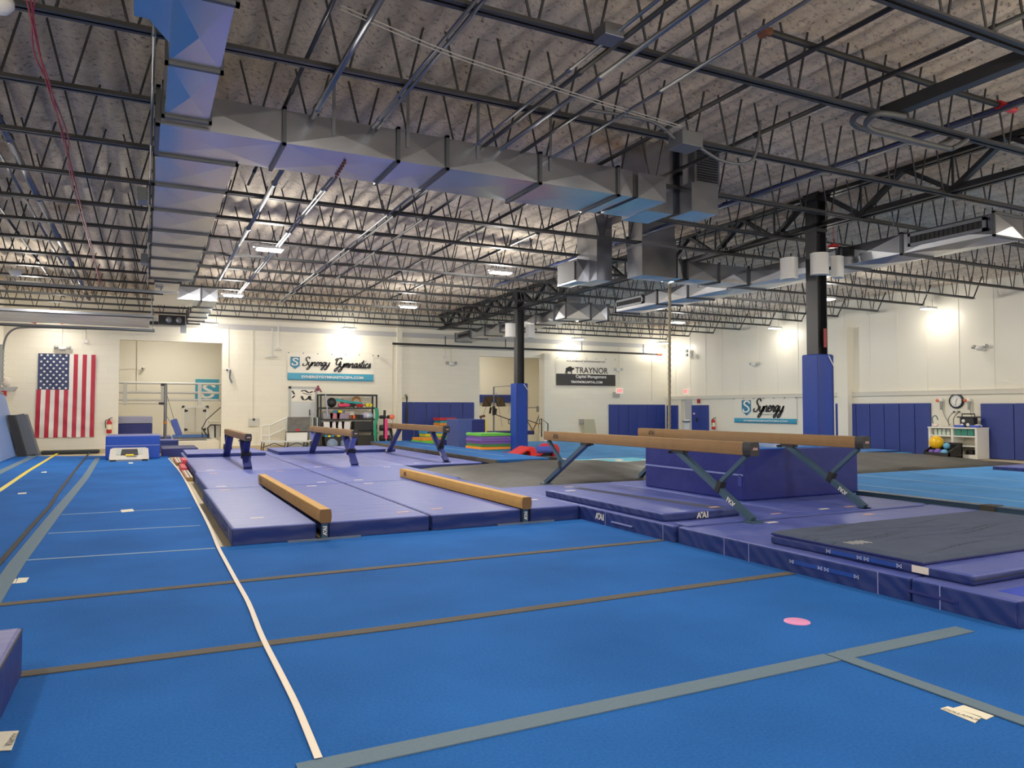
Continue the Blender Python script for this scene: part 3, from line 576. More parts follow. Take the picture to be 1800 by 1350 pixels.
# upper air drop
A = F(1216,368,ZB); Al = F(1176,382,ZB); Ar = F(1263,375,ZB)
xa0, xa1, ya0, ya1 = A.x, Ar.x, A.y, Al.y
t = thing('air_drop','galvanized shafts dropping from the roof at the end of the branch duct, dark louver','duct',(xa0,ya0,ZB))
b = B(); sect(b,(xa0,ya0,ZB-.02),(xa1,ya1,ZB+.42),.004); b.build('return_box',galv,t)
b = B(); sect(b,(xa0,ya0+.2,ZB+.42),(xa1+.02,ya1+.1,5.66),.003); b.build('return_shaft',galv,t)
zl = ZB+.46
b = B(); b.box((xa0+.16,ya0+.12,zl),(xa1+.14,ya0+.2,zl+.62)); b.build('louver_frame',galv2,t)
b = B()
for k in range(14): b.obar((xa0+.2,ya0+.11,zl+.05+.04*k),(xa1+.1,ya0+.11,zl+.05+.04*k),.03,.006,up=(0,.6,.8))
b.build('louver',black,t)
s0 = F(1131,372,ZB); s1 = F(1166,378,ZB)
b = B(); sect(b,(s0.x,ya0+.35,ZB),(s0.x+.5,ya0+1.0,5.66),.003); b.build('supply_shaft',galv,t)
xe = bx[-1]
b = B(); sect(b,(xe+.02,d2n,ZB),(xe+.25,d2f,ZTOP),.012); b.build('transition',galv,t)
b = B(); b.box((xe+.25,d2n+.05,ZB+.03),(xe+.36,d2f-.05,ZTOP-.03)); b.build('flexible_joint',black,t)
b = B(); sect(b,(xe+.36,d2n+.02,ZB+.01),(s0.x,d2f,ZTOP),.012); b.build('transition',galv,t)
# lower air drop and its ducts
ZC = 4.24
b0, bl, br = F(1129,483,ZC), F(1102,490,ZC), F(1193,488,ZC)
t = thing('air_drop','large galvanized supply box and shafts hanging lower, left of the near black column','duct',(b0.x,b0.y,ZC))
b = B(); sect(b,(b0.x,b0.y,ZC),(br.x,bl.y,5.05),.006); b.build('supply_box',galv,t)
b = B(); b.box((b0.x-.012,b0.y-.012,4.86),(br.x+.012,bl.y+.012,4.9)); b.build('trim_band',galv2,t)
b = B(); sect(b,(b0.x+.02,b0.y+.02,5.05),(br.x-.02,bl.y-.02,5.66),.004); b.build('supply_shaft',galv,t)
l0, l1, l2 = F(1012,494,ZC), F(982,504,ZC), F(1068,509,ZC)
xs = F(1068,487,ZC).x
b = B(); sect(b,(xs,l0.y-.3,ZC+.01),(b0.x-.1,l0.y+.5,5.66),.004); b.build('return_shaft',galv,t)
b = B(); sect(b,(l0.x+.02,l0.y,ZC),(xs,l1.y,ZC+.48),.02); b.build('return_stub',galv,t)
b = B(); b.box((l0.x-.01,l0.y+.04,ZC+.04),(l0.x+.02,l1.y-.04,ZC+.44)); b.build('return_grille',M('dark_mesh',(48,46,54),.7),t)
xg0, xg1 = F(1240,480,ZC).x, F(1249,480,ZC).x
d3l, d3r = F(1588,445,ZC).x, F(1638,453,ZC).x
d3f = F(1794,420,ZC).y; d3b = F(1084,549,ZC).y
b = B(); sect(b,(br.x+.02,b0.y-.02,ZC),(xg0,bl.y,ZC+.42),.02); b.build('transition',galv,t)
b = B(); b.box((xg0,b0.y+.02,ZC+.03),(xg1,bl.y-.03,ZC+.39)); b.build('flexible_joint',black,t)
duct(t,'x',[xg1,(xg1+d3l)/2,d3l-.02],(0,b0.y-.05,ZC),(0,bl.y+.05,ZC+.38))
def grille(root, x, y0, y1, z0, z1, side=-1):
    b = B(); b.box((x-.03,y0-.05,z0-.05),(x,y0,z1+.05)); b.box((x-.03,y1,z0-.05),(x,y1+.05,z1+.05)); b.box((x-.03,y0-.05,z0-.05),(x,y1+.05,z0)); b.box((x-.03,y0-.05,z1),(x,y1+.05,z1+.05)); fr = b.build('grille_frame',galv2,root)
    b = B(); b.box((x-.006,y0,z0),(x-.001,y1,z1)); n = int((y1-y0)/.08)
    for k in range(n): b.box((x-.02,y0+k*.08,z0),(x-.006,y0+k*.08+.01,z1))
    g = b.build('slots',black,fr)
t = thing('distribution_duct','long low silver duct right of the near column with dark slotted grilles','duct',(d3l,d3f,ZC))
cy = [d3f,F(1638,453,ZC).y,F(1528,474,ZC).y,b0.y+.3,b0.y+2.0,d3b-1.9,d3b]
duct(t,'y',cy,(d3l,0,ZC),(d3r,0,ZC+.34),True,.03)
g0, g1 = RW(1730,392,d3l), RW(1604,430,d3l); grille(t,d3l-.03,g0.y,g1.y,ZC+.13,ZC+.25); grille(t,d3l-.03,d3b-1.3,d3b-.15,ZC+.13,ZC+.25)
b = B()
for y in (d3f+.5,cy[1]+.2,cy[2]+.1,cy[3]+.6,cy[4]+1): b.tube([(d3l+.06,y,ZC+.3),(d3l+.06,y,5.0)],.008,5)
b.build('hanger_rods',galv2,t)
ZE = 4.40
e0, e1, eL = F(978,562,ZE), F(1049,562,ZE), F(769,605,ZE)
e0x = max(e0.x,11.62); xr5 = F(1071,563,ZE).x
t = thing('far_duct','silver duct run beyond the far column, its square end toward the near unit','duct',(e0x,e0.y,ZE))
duct(t,'x',[e0x,e0x+.95,xr5],(0,e1.y,ZE),(0,e1.y+.7,ZE+.5),True,.03)
fy = [e1.y+.72,e1.y+2,e1.y+3.4,e1.y+4.8,e1.y+6.2,e1.y+7.6,29.4]
duct(t,'y',fy,(e0x,0,ZE),(e0x+.75,0,ZE+.34),True,.03)
grille(t,e0x-.03,fy[2]+.1,fy[3]-.2,ZE+.12,ZE+.24); grille(t,e0x-.03,fy[5]+.1,fy[6]-.4,ZE+.12,ZE+.24)
b = B(); sect(b,(e0x+.1,e1.y+.1,ZE+.5),(e0x+.6,e1.y+.6,5.66),.004); b.build('supply_shaft',galv,t)
# small square box with bent hose
p = F(1070,72,4.8); b = B(); b.rbox((p.x-.1,p.y-.1,4.8),(p.x+.1,p.y+.1,4.92),.01); solo(b,'junction_box',galv2,'small square metal box on the long silver conduit near the top','junction box')
p = F(1205,262,4.72); b = B(); b.rbox((p.x-.16,p.y-.14,4.72),(p.x+.16,p.y+.14,4.9),.01)
b.tube(spline([(p.x+.16,p.y,4.8),(p.x+.6,p.y,4.66),(p.x+1.1,p.y,4.75),(p.x+1.25,p.y,5.3)]),.02,6); b.tube(spline([(p.x-.16,p.y,4.82),(p.x-.5,p.y+.05,5.0),(p.x-1.4,p.y+.1,5.0)]),.02,6); solo(b,'junction_box',M('box_grey2',(92,94,98),.5,.4),'grey electrical box with looping hoses in front of the upper air drop','junction box')
# speakers on the columns
def speaker(x, y, z, ang, s, label):
    t = thing('wall_speaker',label,'speaker',(x,y,z)); t.rotation_euler = (0,0,ang); t['_o'] = (0,0,0)
    prof = [(-.5,.2),(.5,.2),(.46,-.1)] ; b = B(); pts = [(-.5*s,.25*s)]+[(-.5*s*math.cos(k*PI/8),-.1*s-.28*s*math.sin(k*PI/8)) for k in range(9)]+[(.5*s,.25*s)]
    b.poly([(px_,py_,-.62*s) for px_,py_ in pts],(0,0,1.24*s)); b.build('grille',offw,t)
    b = B()
    for zz in (-.66*s,.62*s): b.poly([(px_*1.03,py_*1.03,zz) for px_,py_ in pts],(0,0,.05*s))
    b.build('end_cap',white,t); b = B(); b.box((-.08*s,.25*s,-.1*s),(.08*s,.6*s,.1*s)); b.build('bracket',blackm,t)
zs = W(1432,470,C2Y).z
speaker(GX-.22,C2Y-.28,zs,-.5,.3,'white box speaker facing the camera on the left of the near column'); speaker(GX-.5,C2Y+.2,zs-.03,-1.3,.3,'white box speaker behind, leftmost on the near column'); speaker(GX+.36,C2Y-.18,zs,.45,.3,'white box speaker on the right side of the near column')
zs = W(912,582,C1Y).z
speaker(GX-.38,C1Y-.1,zs,-.6,.34,'white box speaker on the left of the far column'); speaker(GX+.38,C1Y-.1,zs,.5,.34,'white box speaker on the right of the far column')
p = W(1465,432,C2Y); b = B(); b.tube([p,p+Vector((0,0,.9))],.006,5); b.lathe([(.001,-.03),(.1,-.03),(.12,0),(.05,.03),(.001,.03)],tuple(p),16); solo(b,'hanging_bell',redp,'small red disc hanging from the ceiling right of the near column','bell')
# climbing rope
p = W(1179,640,13.6); b = B(); n = 150
for s in range(3):
    pts = [(p.x+.018*math.cos(k*.55+s*2.1)-.06*(k/n),p.y+.018*math.sin(k*.55+s*2.1),5.5-(5.5-.55)*k/n) for k in range(n+1)]
    b.tube(pts,.019,6)
solo(b,'climbing_rope',M('rope_fibre',(150,140,120),.9),'thick twisted climbing rope hanging from the ceiling behind the high beams','rope')
# sectional door tracks and opener at far left
tl = [W(-30,527,22),W(288,527,22)]
t = thing('overhead_door','raised sectional door stack with steel tracks at far left under the ceiling','garage door',(XL,27,4.3))
zr = 4.28
for k,(yy,xr_,zz) in enumerate(((20.5,F(285,527,4.42).x,4.39),(25.2,F(270,557,4.3).x,4.3),(28.6,F(272,581,4.2).x,4.2))):
    b = B(); b.box((XL,yy-.05,zz),(xr_,yy+.05,zz+.09)); b.box((XL,yy-.05,zz),(xr_,yy+.1,zz+.015)); b.build('track',galv2,t)
    b = B(); b.tube([(xr_-.05,yy,zz),(xr_-.05,yy,zz+.8)],.02,6); b.build('track_hanger',galv2,t)
for k in range(3):
    b = B(); b.box((XL,25.35+k*1.05,4.33),(F(270,557,4.3).x-.1,26.35+k*1.05,4.38)); b.build('door_panel',M('door_panel_grey',(190,192,196),.4,.3),t)
b = B(); b.tube(spline([(XL+.1,29.2,2.4),(XL+.12,29.2,3.6),(XL+.35,29.1,4.1),(XL+.9,29.0,4.22),(XL+2.5,28.9,4.24)]),.035,6); b.build('curved_track',galv2,t)
p = W(302,563,28.0); t = thing('door_opener','black door opener motor beside the end of the trunk duct','motor',tuple(p)); b = B(); b.rbox((p.x-.42,p.y-.12,p.z-.16),(p.x+.42,p.y+.12,p.z+.16),.02); b.build('case',black,t)
for dx in (-.1,.22): b = B(); b.lathe([(.001,-.14),(.09,-.14),(.1,-.12),(.06,-.12)],(p.x+dx,p.y,p.z),16,0,'y'); b.build('pulley',M('wheel_grey',(150,150,150),.4,.6),t)
b = B(); b.box((p.x+.28,p.y-.05,p.z-.42),(p.x+.46,p.y+.08,p.z-.1)); b.build('bracket',galv2,t)
p = F(27,478,4.6); b = B(); b.lathe([(.001,-.1),(.08,-.09),(.13,-.02),(.13,.05),(.001,.06)],tuple(p),16); solo(b,'dome_camera',offw,'white dome camera under the joists at far left','camera')
p = F(0,10,4.75); b = B(); b.lathe([(.001,-.06),(.06,-.05),(.1,0),(.1,.05),(.001,.06)],tuple(p),18); solo(b,'ceiling_dome',offw,'white dome fixture cut off by the top left corner','fixture')
# ================================================================== mats and apparatus
T = .19
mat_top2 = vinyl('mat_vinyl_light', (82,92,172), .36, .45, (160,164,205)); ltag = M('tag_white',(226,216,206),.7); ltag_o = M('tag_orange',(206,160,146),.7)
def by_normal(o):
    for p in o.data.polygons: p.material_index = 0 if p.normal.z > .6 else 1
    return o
def gmat(name, label, x0, x1, y0, y1, z0, z1, mats=None, group=None, tags=(), straps=(), r=.025, seams=()):
    t = thing(name,label,'mat',((x0+x1)/2,(y0+y1)/2,z0),group); b = B(); b.rbox((x0,y0,z0),(x1,y1,z1),r)
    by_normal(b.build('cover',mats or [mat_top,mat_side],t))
    for k,(tx,ty) in enumerate(tags):
        b = B(); b.box((tx-.08,ty-.03,z1),(tx+.08,ty+.03,z1+.003)); b.build('stitched_tag',ltag if k%2 == 0 else ltag_o,t)
    for side,a in straps:                                   # carrying straps on the left or front side
        b = B()
        if side == 'x': b.box((x0-.006,a-.22,(z0+z1)/2-.012),(x0+.002,a+.22,(z0+z1)/2+.012)); b.box((x0-.012,a-.2,(z0+z1)/2-.006),(x0-.004,a+.2,(z0+z1)/2+.006))
        else: b.box((a-.22,y0-.006,(z0+z1)/2-.012),(a+.22,y0+.002,(z0+z1)/2+.012))
        b.build('handle_strap',M('strap_navy',(30,40,112),.6),t)
    for sx in seams:
        b = B(); b.box((x0-.004,sx-.004,z0+.01),(x0+.004,sx+.004,z1-.01)); b.build('side_seam',M('seam_white',(130,135,190),.6),t)
    return t
xs1, xs2, ys1, ys2, ys3, ys4 = 1.86, 3.23, 13.3, 16.85, 21.3, 24.6
G = 'big blue landing mats under the beams'
def grp(o): o['group'] = G; return o
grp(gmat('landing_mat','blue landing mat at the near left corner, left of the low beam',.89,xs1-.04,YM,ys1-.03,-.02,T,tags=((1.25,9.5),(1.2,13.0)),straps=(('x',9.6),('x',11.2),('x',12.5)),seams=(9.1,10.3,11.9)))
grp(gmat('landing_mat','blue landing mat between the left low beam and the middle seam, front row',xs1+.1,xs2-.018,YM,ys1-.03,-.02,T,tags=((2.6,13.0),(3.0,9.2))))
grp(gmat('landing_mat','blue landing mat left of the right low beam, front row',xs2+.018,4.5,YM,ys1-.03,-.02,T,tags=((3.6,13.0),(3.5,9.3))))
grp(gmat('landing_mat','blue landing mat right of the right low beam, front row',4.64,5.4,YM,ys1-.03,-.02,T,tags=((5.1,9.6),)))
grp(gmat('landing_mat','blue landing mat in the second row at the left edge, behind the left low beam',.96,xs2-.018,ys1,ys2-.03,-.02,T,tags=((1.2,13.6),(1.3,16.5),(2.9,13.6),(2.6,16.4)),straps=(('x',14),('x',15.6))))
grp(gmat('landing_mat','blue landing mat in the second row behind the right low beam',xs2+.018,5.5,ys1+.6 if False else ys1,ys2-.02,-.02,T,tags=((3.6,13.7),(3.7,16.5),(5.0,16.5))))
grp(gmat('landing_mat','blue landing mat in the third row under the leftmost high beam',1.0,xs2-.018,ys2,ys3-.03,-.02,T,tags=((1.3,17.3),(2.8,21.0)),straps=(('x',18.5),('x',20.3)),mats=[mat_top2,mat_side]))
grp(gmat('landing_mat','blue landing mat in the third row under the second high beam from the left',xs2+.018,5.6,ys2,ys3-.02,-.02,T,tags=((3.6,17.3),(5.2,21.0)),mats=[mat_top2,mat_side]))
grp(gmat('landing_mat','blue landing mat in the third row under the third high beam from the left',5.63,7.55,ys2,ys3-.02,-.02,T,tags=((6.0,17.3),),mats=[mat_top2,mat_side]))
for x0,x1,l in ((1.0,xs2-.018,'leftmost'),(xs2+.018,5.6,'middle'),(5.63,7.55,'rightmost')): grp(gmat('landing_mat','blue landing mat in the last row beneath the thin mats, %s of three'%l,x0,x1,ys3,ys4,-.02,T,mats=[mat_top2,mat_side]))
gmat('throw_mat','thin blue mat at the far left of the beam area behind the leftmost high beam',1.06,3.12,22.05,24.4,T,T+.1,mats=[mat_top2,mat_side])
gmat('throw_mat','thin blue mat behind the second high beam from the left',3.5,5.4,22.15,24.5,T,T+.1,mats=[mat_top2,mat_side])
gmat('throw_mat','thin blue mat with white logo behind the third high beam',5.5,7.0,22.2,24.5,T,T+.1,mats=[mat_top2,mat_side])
b = B(); logo(b,.07,(6.75,22.19,T+.05),BACK); o = b.build('logo',white,None); o.parent = bpy.data.objects['throw_mat.002']; o.location = -Vector(o.parent.location)
# platform mats on the right
P = 'blue platform mats at right'
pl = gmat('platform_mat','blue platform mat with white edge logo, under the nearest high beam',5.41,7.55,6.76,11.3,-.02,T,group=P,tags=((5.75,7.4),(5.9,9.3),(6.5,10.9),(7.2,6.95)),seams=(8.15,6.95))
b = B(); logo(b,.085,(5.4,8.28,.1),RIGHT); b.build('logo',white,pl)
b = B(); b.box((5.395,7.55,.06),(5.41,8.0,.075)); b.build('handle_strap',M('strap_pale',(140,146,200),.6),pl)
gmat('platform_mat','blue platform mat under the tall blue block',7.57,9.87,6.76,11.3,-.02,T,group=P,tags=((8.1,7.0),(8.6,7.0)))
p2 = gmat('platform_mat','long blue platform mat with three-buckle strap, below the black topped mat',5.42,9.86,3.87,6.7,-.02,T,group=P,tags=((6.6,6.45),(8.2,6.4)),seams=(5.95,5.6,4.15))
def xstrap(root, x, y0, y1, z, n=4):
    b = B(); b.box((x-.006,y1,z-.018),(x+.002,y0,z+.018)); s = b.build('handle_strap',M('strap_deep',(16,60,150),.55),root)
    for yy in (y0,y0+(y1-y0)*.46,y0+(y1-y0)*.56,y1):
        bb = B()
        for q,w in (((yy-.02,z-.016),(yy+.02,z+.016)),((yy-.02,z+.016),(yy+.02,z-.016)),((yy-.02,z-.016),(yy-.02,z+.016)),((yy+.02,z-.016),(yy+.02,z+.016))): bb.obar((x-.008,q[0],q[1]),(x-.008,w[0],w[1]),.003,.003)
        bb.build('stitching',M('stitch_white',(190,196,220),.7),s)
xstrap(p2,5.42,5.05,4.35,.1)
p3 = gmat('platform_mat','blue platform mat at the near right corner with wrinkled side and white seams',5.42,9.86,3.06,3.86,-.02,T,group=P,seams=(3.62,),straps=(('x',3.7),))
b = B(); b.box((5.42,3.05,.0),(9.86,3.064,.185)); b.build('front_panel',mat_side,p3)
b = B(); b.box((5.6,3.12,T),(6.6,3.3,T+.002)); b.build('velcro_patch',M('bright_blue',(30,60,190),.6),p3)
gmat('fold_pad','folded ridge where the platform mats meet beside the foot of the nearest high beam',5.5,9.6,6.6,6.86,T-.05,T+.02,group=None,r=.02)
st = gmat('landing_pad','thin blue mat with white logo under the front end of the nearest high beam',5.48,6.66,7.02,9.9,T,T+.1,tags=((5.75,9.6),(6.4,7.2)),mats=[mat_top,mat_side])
b = B(); logo(b,.075,(6.05,7.015,T+.05),BACK); b.build('logo',white,st)
b = B(); b.poly([(5.95,9.88,T+.1),(6.12,9.88,T+.1),(6.5,7.04,T+.1),(6.3,7.04,T+.1)],(0,0,.002)); b.build('velcro_strip',M('strip_dark',(52,56,82),.9),st)
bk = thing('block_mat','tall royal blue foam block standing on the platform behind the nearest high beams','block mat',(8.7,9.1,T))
b = B(); b.rbox((7.72,8.07,T),(10.12,10.4,.945),.03); by_normal(b.build('cover',[M('block_top_lit',(46,120,214),.4),vinyl('block_navy',(24,34,112),.36,.2,(70,80,150),.2)],bk))  # top coloured brighter for the light it reflects
b = B(); b.box((7.712,8.08,.55),(7.72,10.39,.575)); b.build('fold_seam',M('seam_pale',(120,134,196),.6),bk)
b = B(); b.box((7.712,8.1,.4),(7.72,8.17,.56)); b.build('zip_flap',M('flap',(40,52,140),.5),bk)
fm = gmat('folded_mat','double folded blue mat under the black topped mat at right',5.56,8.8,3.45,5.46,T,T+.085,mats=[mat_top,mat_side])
b = B(); b.box((5.555,3.445,T+.04),(8.8,3.455,T+.046)); b.build('fold_gap',black,fm); xstrap(fm,5.555,4.75,4.05,T+.045)
b = B(); b.box((5.549,3.8,T+.02),(5.556,3.94,T+.075)); b.build('warning_label',ltag,fm)
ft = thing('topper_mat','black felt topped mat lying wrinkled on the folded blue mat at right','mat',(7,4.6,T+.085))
R1 = random.Random(3); cr = [(R1.uniform(5.8,8.0),R1.uniform(4.0,5.3),R1.uniform(.3,.9)) for _ in range(16)]
def felt_fn(u, v):
    x = 5.55+u*3.3; y = 3.84+v*1.6; e = min(u*3.3,v*1.6,(1-v)*1.6,.1)
    z = T+.108+.026*min(1,e/.05)
    for cx,cy,L in cr:
        yy = cy+.12*math.sin(cx*3+x*2)
        if abs(x-cx) < L: z -= .014*math.exp(-((y-yy)/.018)**2)*(1-abs(x-cx)/L)
    return (x,y,z)
b = B(); b.grid(felt_fn,110,190); fo = b.build('felt_top',[felt,M('crease_shade',(24,27,34),.95)],ft)  # second material puts the shade of the creases into the colour
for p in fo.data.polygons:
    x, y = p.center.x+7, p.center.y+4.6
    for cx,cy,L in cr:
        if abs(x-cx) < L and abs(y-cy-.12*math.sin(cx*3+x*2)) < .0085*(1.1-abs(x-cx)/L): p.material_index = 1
b = B(); b.rbox((5.55,3.84,T+.087),(8.85,5.44,T+.108),.008); b.build('base',navy,ft)
b = B()
q = F(1508,953,T+.136)
for k in range(6): b.box((q.x-.12+.04*k,q.y-.05-.012*(k%3),T+.134),(q.x-.1+.04*k,q.y+.06-.01*(k%2),T+.137))
b.build('worn_logo',M('worn_print',(150,152,156),.8),ft)
# left pieces
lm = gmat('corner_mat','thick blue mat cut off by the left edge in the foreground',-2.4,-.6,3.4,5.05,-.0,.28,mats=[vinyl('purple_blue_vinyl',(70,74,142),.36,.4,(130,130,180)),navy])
b = B(); b.box((-.603,3.43,.268),(-.597,5.03,.276)); b.build('zipper',black,lm)
# pit covers
def dome(name, label, x0, x1, y0, y1, h, z0, mat, tip=1.0, seed=1, nx=70, ny=44, cut=None):
    rr = random.Random(seed); ph = [rr.uniform(0,6) for _ in range(6)]
    def fn(u, v):
        x = x0+u*(x1-x0); y = y0+v*(y1-y0)
        if cut: y = cut(u) + v*(y1-cut(u))
        e = (min(u,1-u)*2)**.45*(min(v,1-v)*2)**.42
        w = .012*math.sin(x*3+y*2+ph[0])+.008*math.sin(y*5-x*1.5+ph[1])+.004*math.sin(x*11+ph[2])
        return (x,y,z0+h*e+w*min(1,4*e*(1.05-e)))
    b = B(); b.grid(fn,nx,ny); return solo(b,name,mat,label,'pit cover',None,0,None,False)
def cutl(u): return 15.6-4.0*min(1,(u/.42))**.7
dome('pit_cover','large black pillow cover over the pit behind the right low beam',5.5,11.05,11.33,16.4,.3,.1,pit); o = bpy.data.objects['pit_cover']; b = B(); x = 6.75; 

dome('pit_cover','long black pit cover at right in front of the white shelf unit',11.2,21.6,11.55,17.2,.36,.0,pit,seed=5)
# right spring floor
sf = flat('spring_floor', carpet_mat('mid_blue_carpet',(82,150,220)), [(10.2,1.5),(XR-.1,1.5),(XR-.1,9.2),(19.5,11.55),(10.2,11.55)], -.03, .08, 'bright blue spring floor right of the platform with pale seams', 'spring floor')
for k,(x,l) in enumerate(((12.45,'nearest the platform'),(14.2,'second from the platform'),(16.0,'farthest'))):
    b = B(); b.box((x-.025,1.6,.05),(x+.025,11.4,.052)); solo(b,'carpet_seam_strip',M('pale_tape',(140,176,214),.8),'pale seam line on the right spring floor, %s'%l,'strip')
t = thing('edge_rail','grey steel rail with black strap between platform and right spring floor','rail',(10.02,6,0)); b = B(); b.box((9.97,1.6,.0),(10.1,8.0,.23)); b.box((9.95,1.6,.23),(10.12,8.0,.245)); b.build('rail',legblue,t)
y = F(1702,893,.24).y; b = B(); b.box((9.93,y-.09,.0),(10.14,y+.09,.252)); b.build('strap',M('strap_black',(60,56,50),.8),t); b = B(); b.box((9.88,1.6,0),(9.94,8.0,.15)); b.build('gap_edge',black,t)
gmat('thin_mat','thin blue mat at far right beyond the spring floor, before the long pit cover',*( [F(1690,818,.1).x,F(1690,818,.1).x+4.5,8.6,10.9,0.02,.14] ),mats=[mat_top2,mat_side])
gmat('blue_floor_mat','flat blue mat along the right wall pads left of the ball rack',19.5,23.3,16.9,22.5,-.03,.1,mats=[M('sky_mat',(70,130,205),.5),mat_side])
flat('spring_floor', carpet_far, [(11.0,16.45),(XR-.3,16.45),(XR-.3,29.6),(11.0,29.6)], -.03, .07, 'pale blue floor exercise area by the back right corner', 'spring floor')
lg = thing('floor_logo','cyan logo square with white curves on the pale blue floor','logo',(12,17.4,.042)); b = B(); b.box((11.2,16.6,.041),(13.3,18.5,.044)); b.build('square',M('cyan_print',(96,200,226),.7),lg)
b = B(); ribbon(b,spline([(11.6,18.2),(12.2,18.4),(12.4,17.9),(12.0,17.4),(12.4,16.9),(12.9,17.1),(13.0,17.6)]),.16,lambda x,y: Vector((x,y,.047))); b.build('letter',white,lg)
b = B(); b.box((11.05,16.5,.041),(11.2,29,.044)); solo(b,'floor_tape',M('border_tape',(206,196,186),.8),'white border line of the pale blue floor','tape')
# tumble strip
t = thing('tumble_track','long raised blue tumbling strip with black segmented edge behind the beam mats','tumble track',(8.5,22,0))
b = B(); b.rbox((7.72,16.3,.2),(9.15,27.6,.285),.02); b.build('carpet_top',carpet_mat('track_carpet',(44,96,164)),t)
b = B(); y = 16.32
while y < 27.4: b.box((7.66,y,.18),(7.72,min(y+1.2,27.55),.275)); y += 1.24
b.build('edge_tubes',M('edge_tube',(88,84,76),.6),t)
b = B(); b.box((7.72,16.34,-.03),(9.1,27.5,.2)); b.build('base_frame',navy,t)
b = B(); b.box((8.45,17.5,.285),(8.49,26,.287)); b.build('centre_line',M('pale_line',(120,150,180),.8),t)
# ------------------------------------------------------------------ balance beams
def beam_body(t, X, y0, y1, zt, mat, w=.06, bulge=.067, h=.155):
    prof = [(-w+.01,0),(-w+.002,-.004),(-w-.001,-.014),(-bulge,-h*.4),(-bulge,-h*.6),(-w-.001,-h+.014),(-w+.002,-h+.004),(-w+.01,-h)]; prof += [(-p,q) for p,q in reversed(prof)]
    b = B(); b.poly([(X+p,y0,zt+q) for p,q in prof],(0,y1-y0,0)); return b.build('beam_body',mat,t), prof
def high_beam(X, y0, y1, zt, zf, label, legm, wleg=.075, fy=.02, tilt=1.25, cap=True, sub=legblue, tb=None):
    t = thing('balance_beam',label,'balance beam',(X,(y0+y1)/2,zf),'high balance beams'); h = .155
    body, prof = beam_body(t,X,y0,y1,zt,suede)
    b = B(); b.poly([(X+p*1.06,y0-.07,zt+q*1.05+.004) for p,q in prof],(0,.13,0)); c = b.build('end_cap',black,t)
    bb = B(); logo(bb,.03,(X,y0-.073,zt-.075),BACK); bb.build('logo',M('logo_red_white',(230,180,180),.5),c)
    b = B(); logo(b,.075,(X-.0695,y1-.42,zt-h*.5),RIGHT); b.build('logo',ink,body)
    for s,ye in ((1,y0),(-1,y1)):
        foot = Vector((X,ye+s*(-.05+fy),zf+.03)); top = Vector((X,ye+s*(tb if tb and s < 0 else tilt),zt-h-.02))
        b = B(); b.obar(foot,top,wleg,.075,up=(1,0,0)) if False else b.obar(foot,top,.07,wleg,up=(1,0,0)); L = b.build('leg',legm,t)
        mid = foot.lerp(top,.46); b = B(); b.obar(Vector((X,ye+s*.06,zt-h-.01)),mid,.05,wleg*.75,up=(1,0,0)); b.build('brace',sub,L)
        b = B(); b.obar(mid+Vector((0,-.04*s,-.06)),mid+Vector((0,s*-.1,.07)),.07,wleg*1.25,up=(1,0,0)); b.build('sleeve',black,L)
        b = B(); b.box((X-.09,foot.y-.07,zf),(X+.09,foot.y+.07,zf+.02)); b.build('foot_plate',sub,L)
        b = B(); b.box((X-.05,top.y-.14,zt-h-.035),(X+.05,top.y+.1,zt-h)); b.tube([(X,top.y+s*.12,zt-h-.03),(X-.09,top.y+s*.12,zt-h-.03)],.018,8); b.build('clamp',black,L)
        if s == 1:
            b = B(); d = (top-foot).normalized(); pz = foot.lerp(top,.24); rot = Matrix((( 0,0,-1),(-1,0,0),(0,1,0)))
            ang = math.atan2(d.z,d.y); Rm = Matrix.Rotation(ang-PI/2*0,3,'X') if False else Matrix.Identity(3)
            m = Matrix.Rotation(ang-PI,3,'X') @ rot
            logo(b,.06,pz+Vector((-wleg/2-.003,0,0)),m); b.build('leg_logo',white,L)
    return t
db = 6.38
high_beam(6.38,6.55,11.45,1.125,T,'tan high balance beam nearest the camera, with grey-blue legs on the platform',legblue,tilt=1.3)
high_beam(8.55,6.75,11.65,1.15,T,'tan high balance beam passing in front of the tall blue block, at right',legblue,tilt=1.27,tb=1.0)
high_beam(2.05,17.15,21.85,.965,T,'leftmost tan high balance beam with navy legs',legnavy,wleg=.17,tilt=.9,sub=legnavy)
high_beam(4.38,17.0,21.95,1.02,T,'second tan high balance beam from the left, in front of the black rack',legnavy,wleg=.16,tilt=.9,sub=leglil)
high_beam(6.72,17.2,21.95,1.085,T,'third tan high balance beam from the left, beside the tumbling strip',legnavy,wleg=.12,tilt=1.0,sub=blackm)
def low_beam(X, y0, y1, zt, label):
    t = thing('balance_beam',label,'balance beam',(X,(y0+y1)/2,0),'low balance beams'); body, prof = beam_body(t,X,y0,y1,zt,suede2)
    b = B(); logo(b,.075,(X-.0695,y1-.32,zt-.075),RIGHT); b.build('logo',ink,body)
    b = B(); b.poly([(X+p*1.02,y0-.012,zt+q*1.01) for p,q in prof],(0,.014,0)); b.build('end_panel',M('beam_end',(120,86,50),.8),t)
    for ye in (y0+.06,y1-.68):
        b = B(); b.box((X-.035,ye-.03,0),(X+.035,ye+.03,zt-.15)); L = b.build('leg',legblue,t)
        b = B(); wf = .42 if ye < 10 else .034; b.box((X-wf,ye-.06,0.0),(X+wf,ye-.02,.022)); b.build('foot_bar',M('foot_steel',(150,160,168),.35,.8),L)
        if ye < 10:
            b = B(); logo(b,.045,(X,ye-.034,.1),BACK @ Matrix.Rotation(PI/2,3,'Z')); b.build('leg_logo',white,L)
low_beam(1.9,8.68,13.85,.355,'tan low balance beam at left, its near end over the mat edge'); low_beam(4.55,8.72,13.95,.35,'tan low balance beam at right of the low pair')
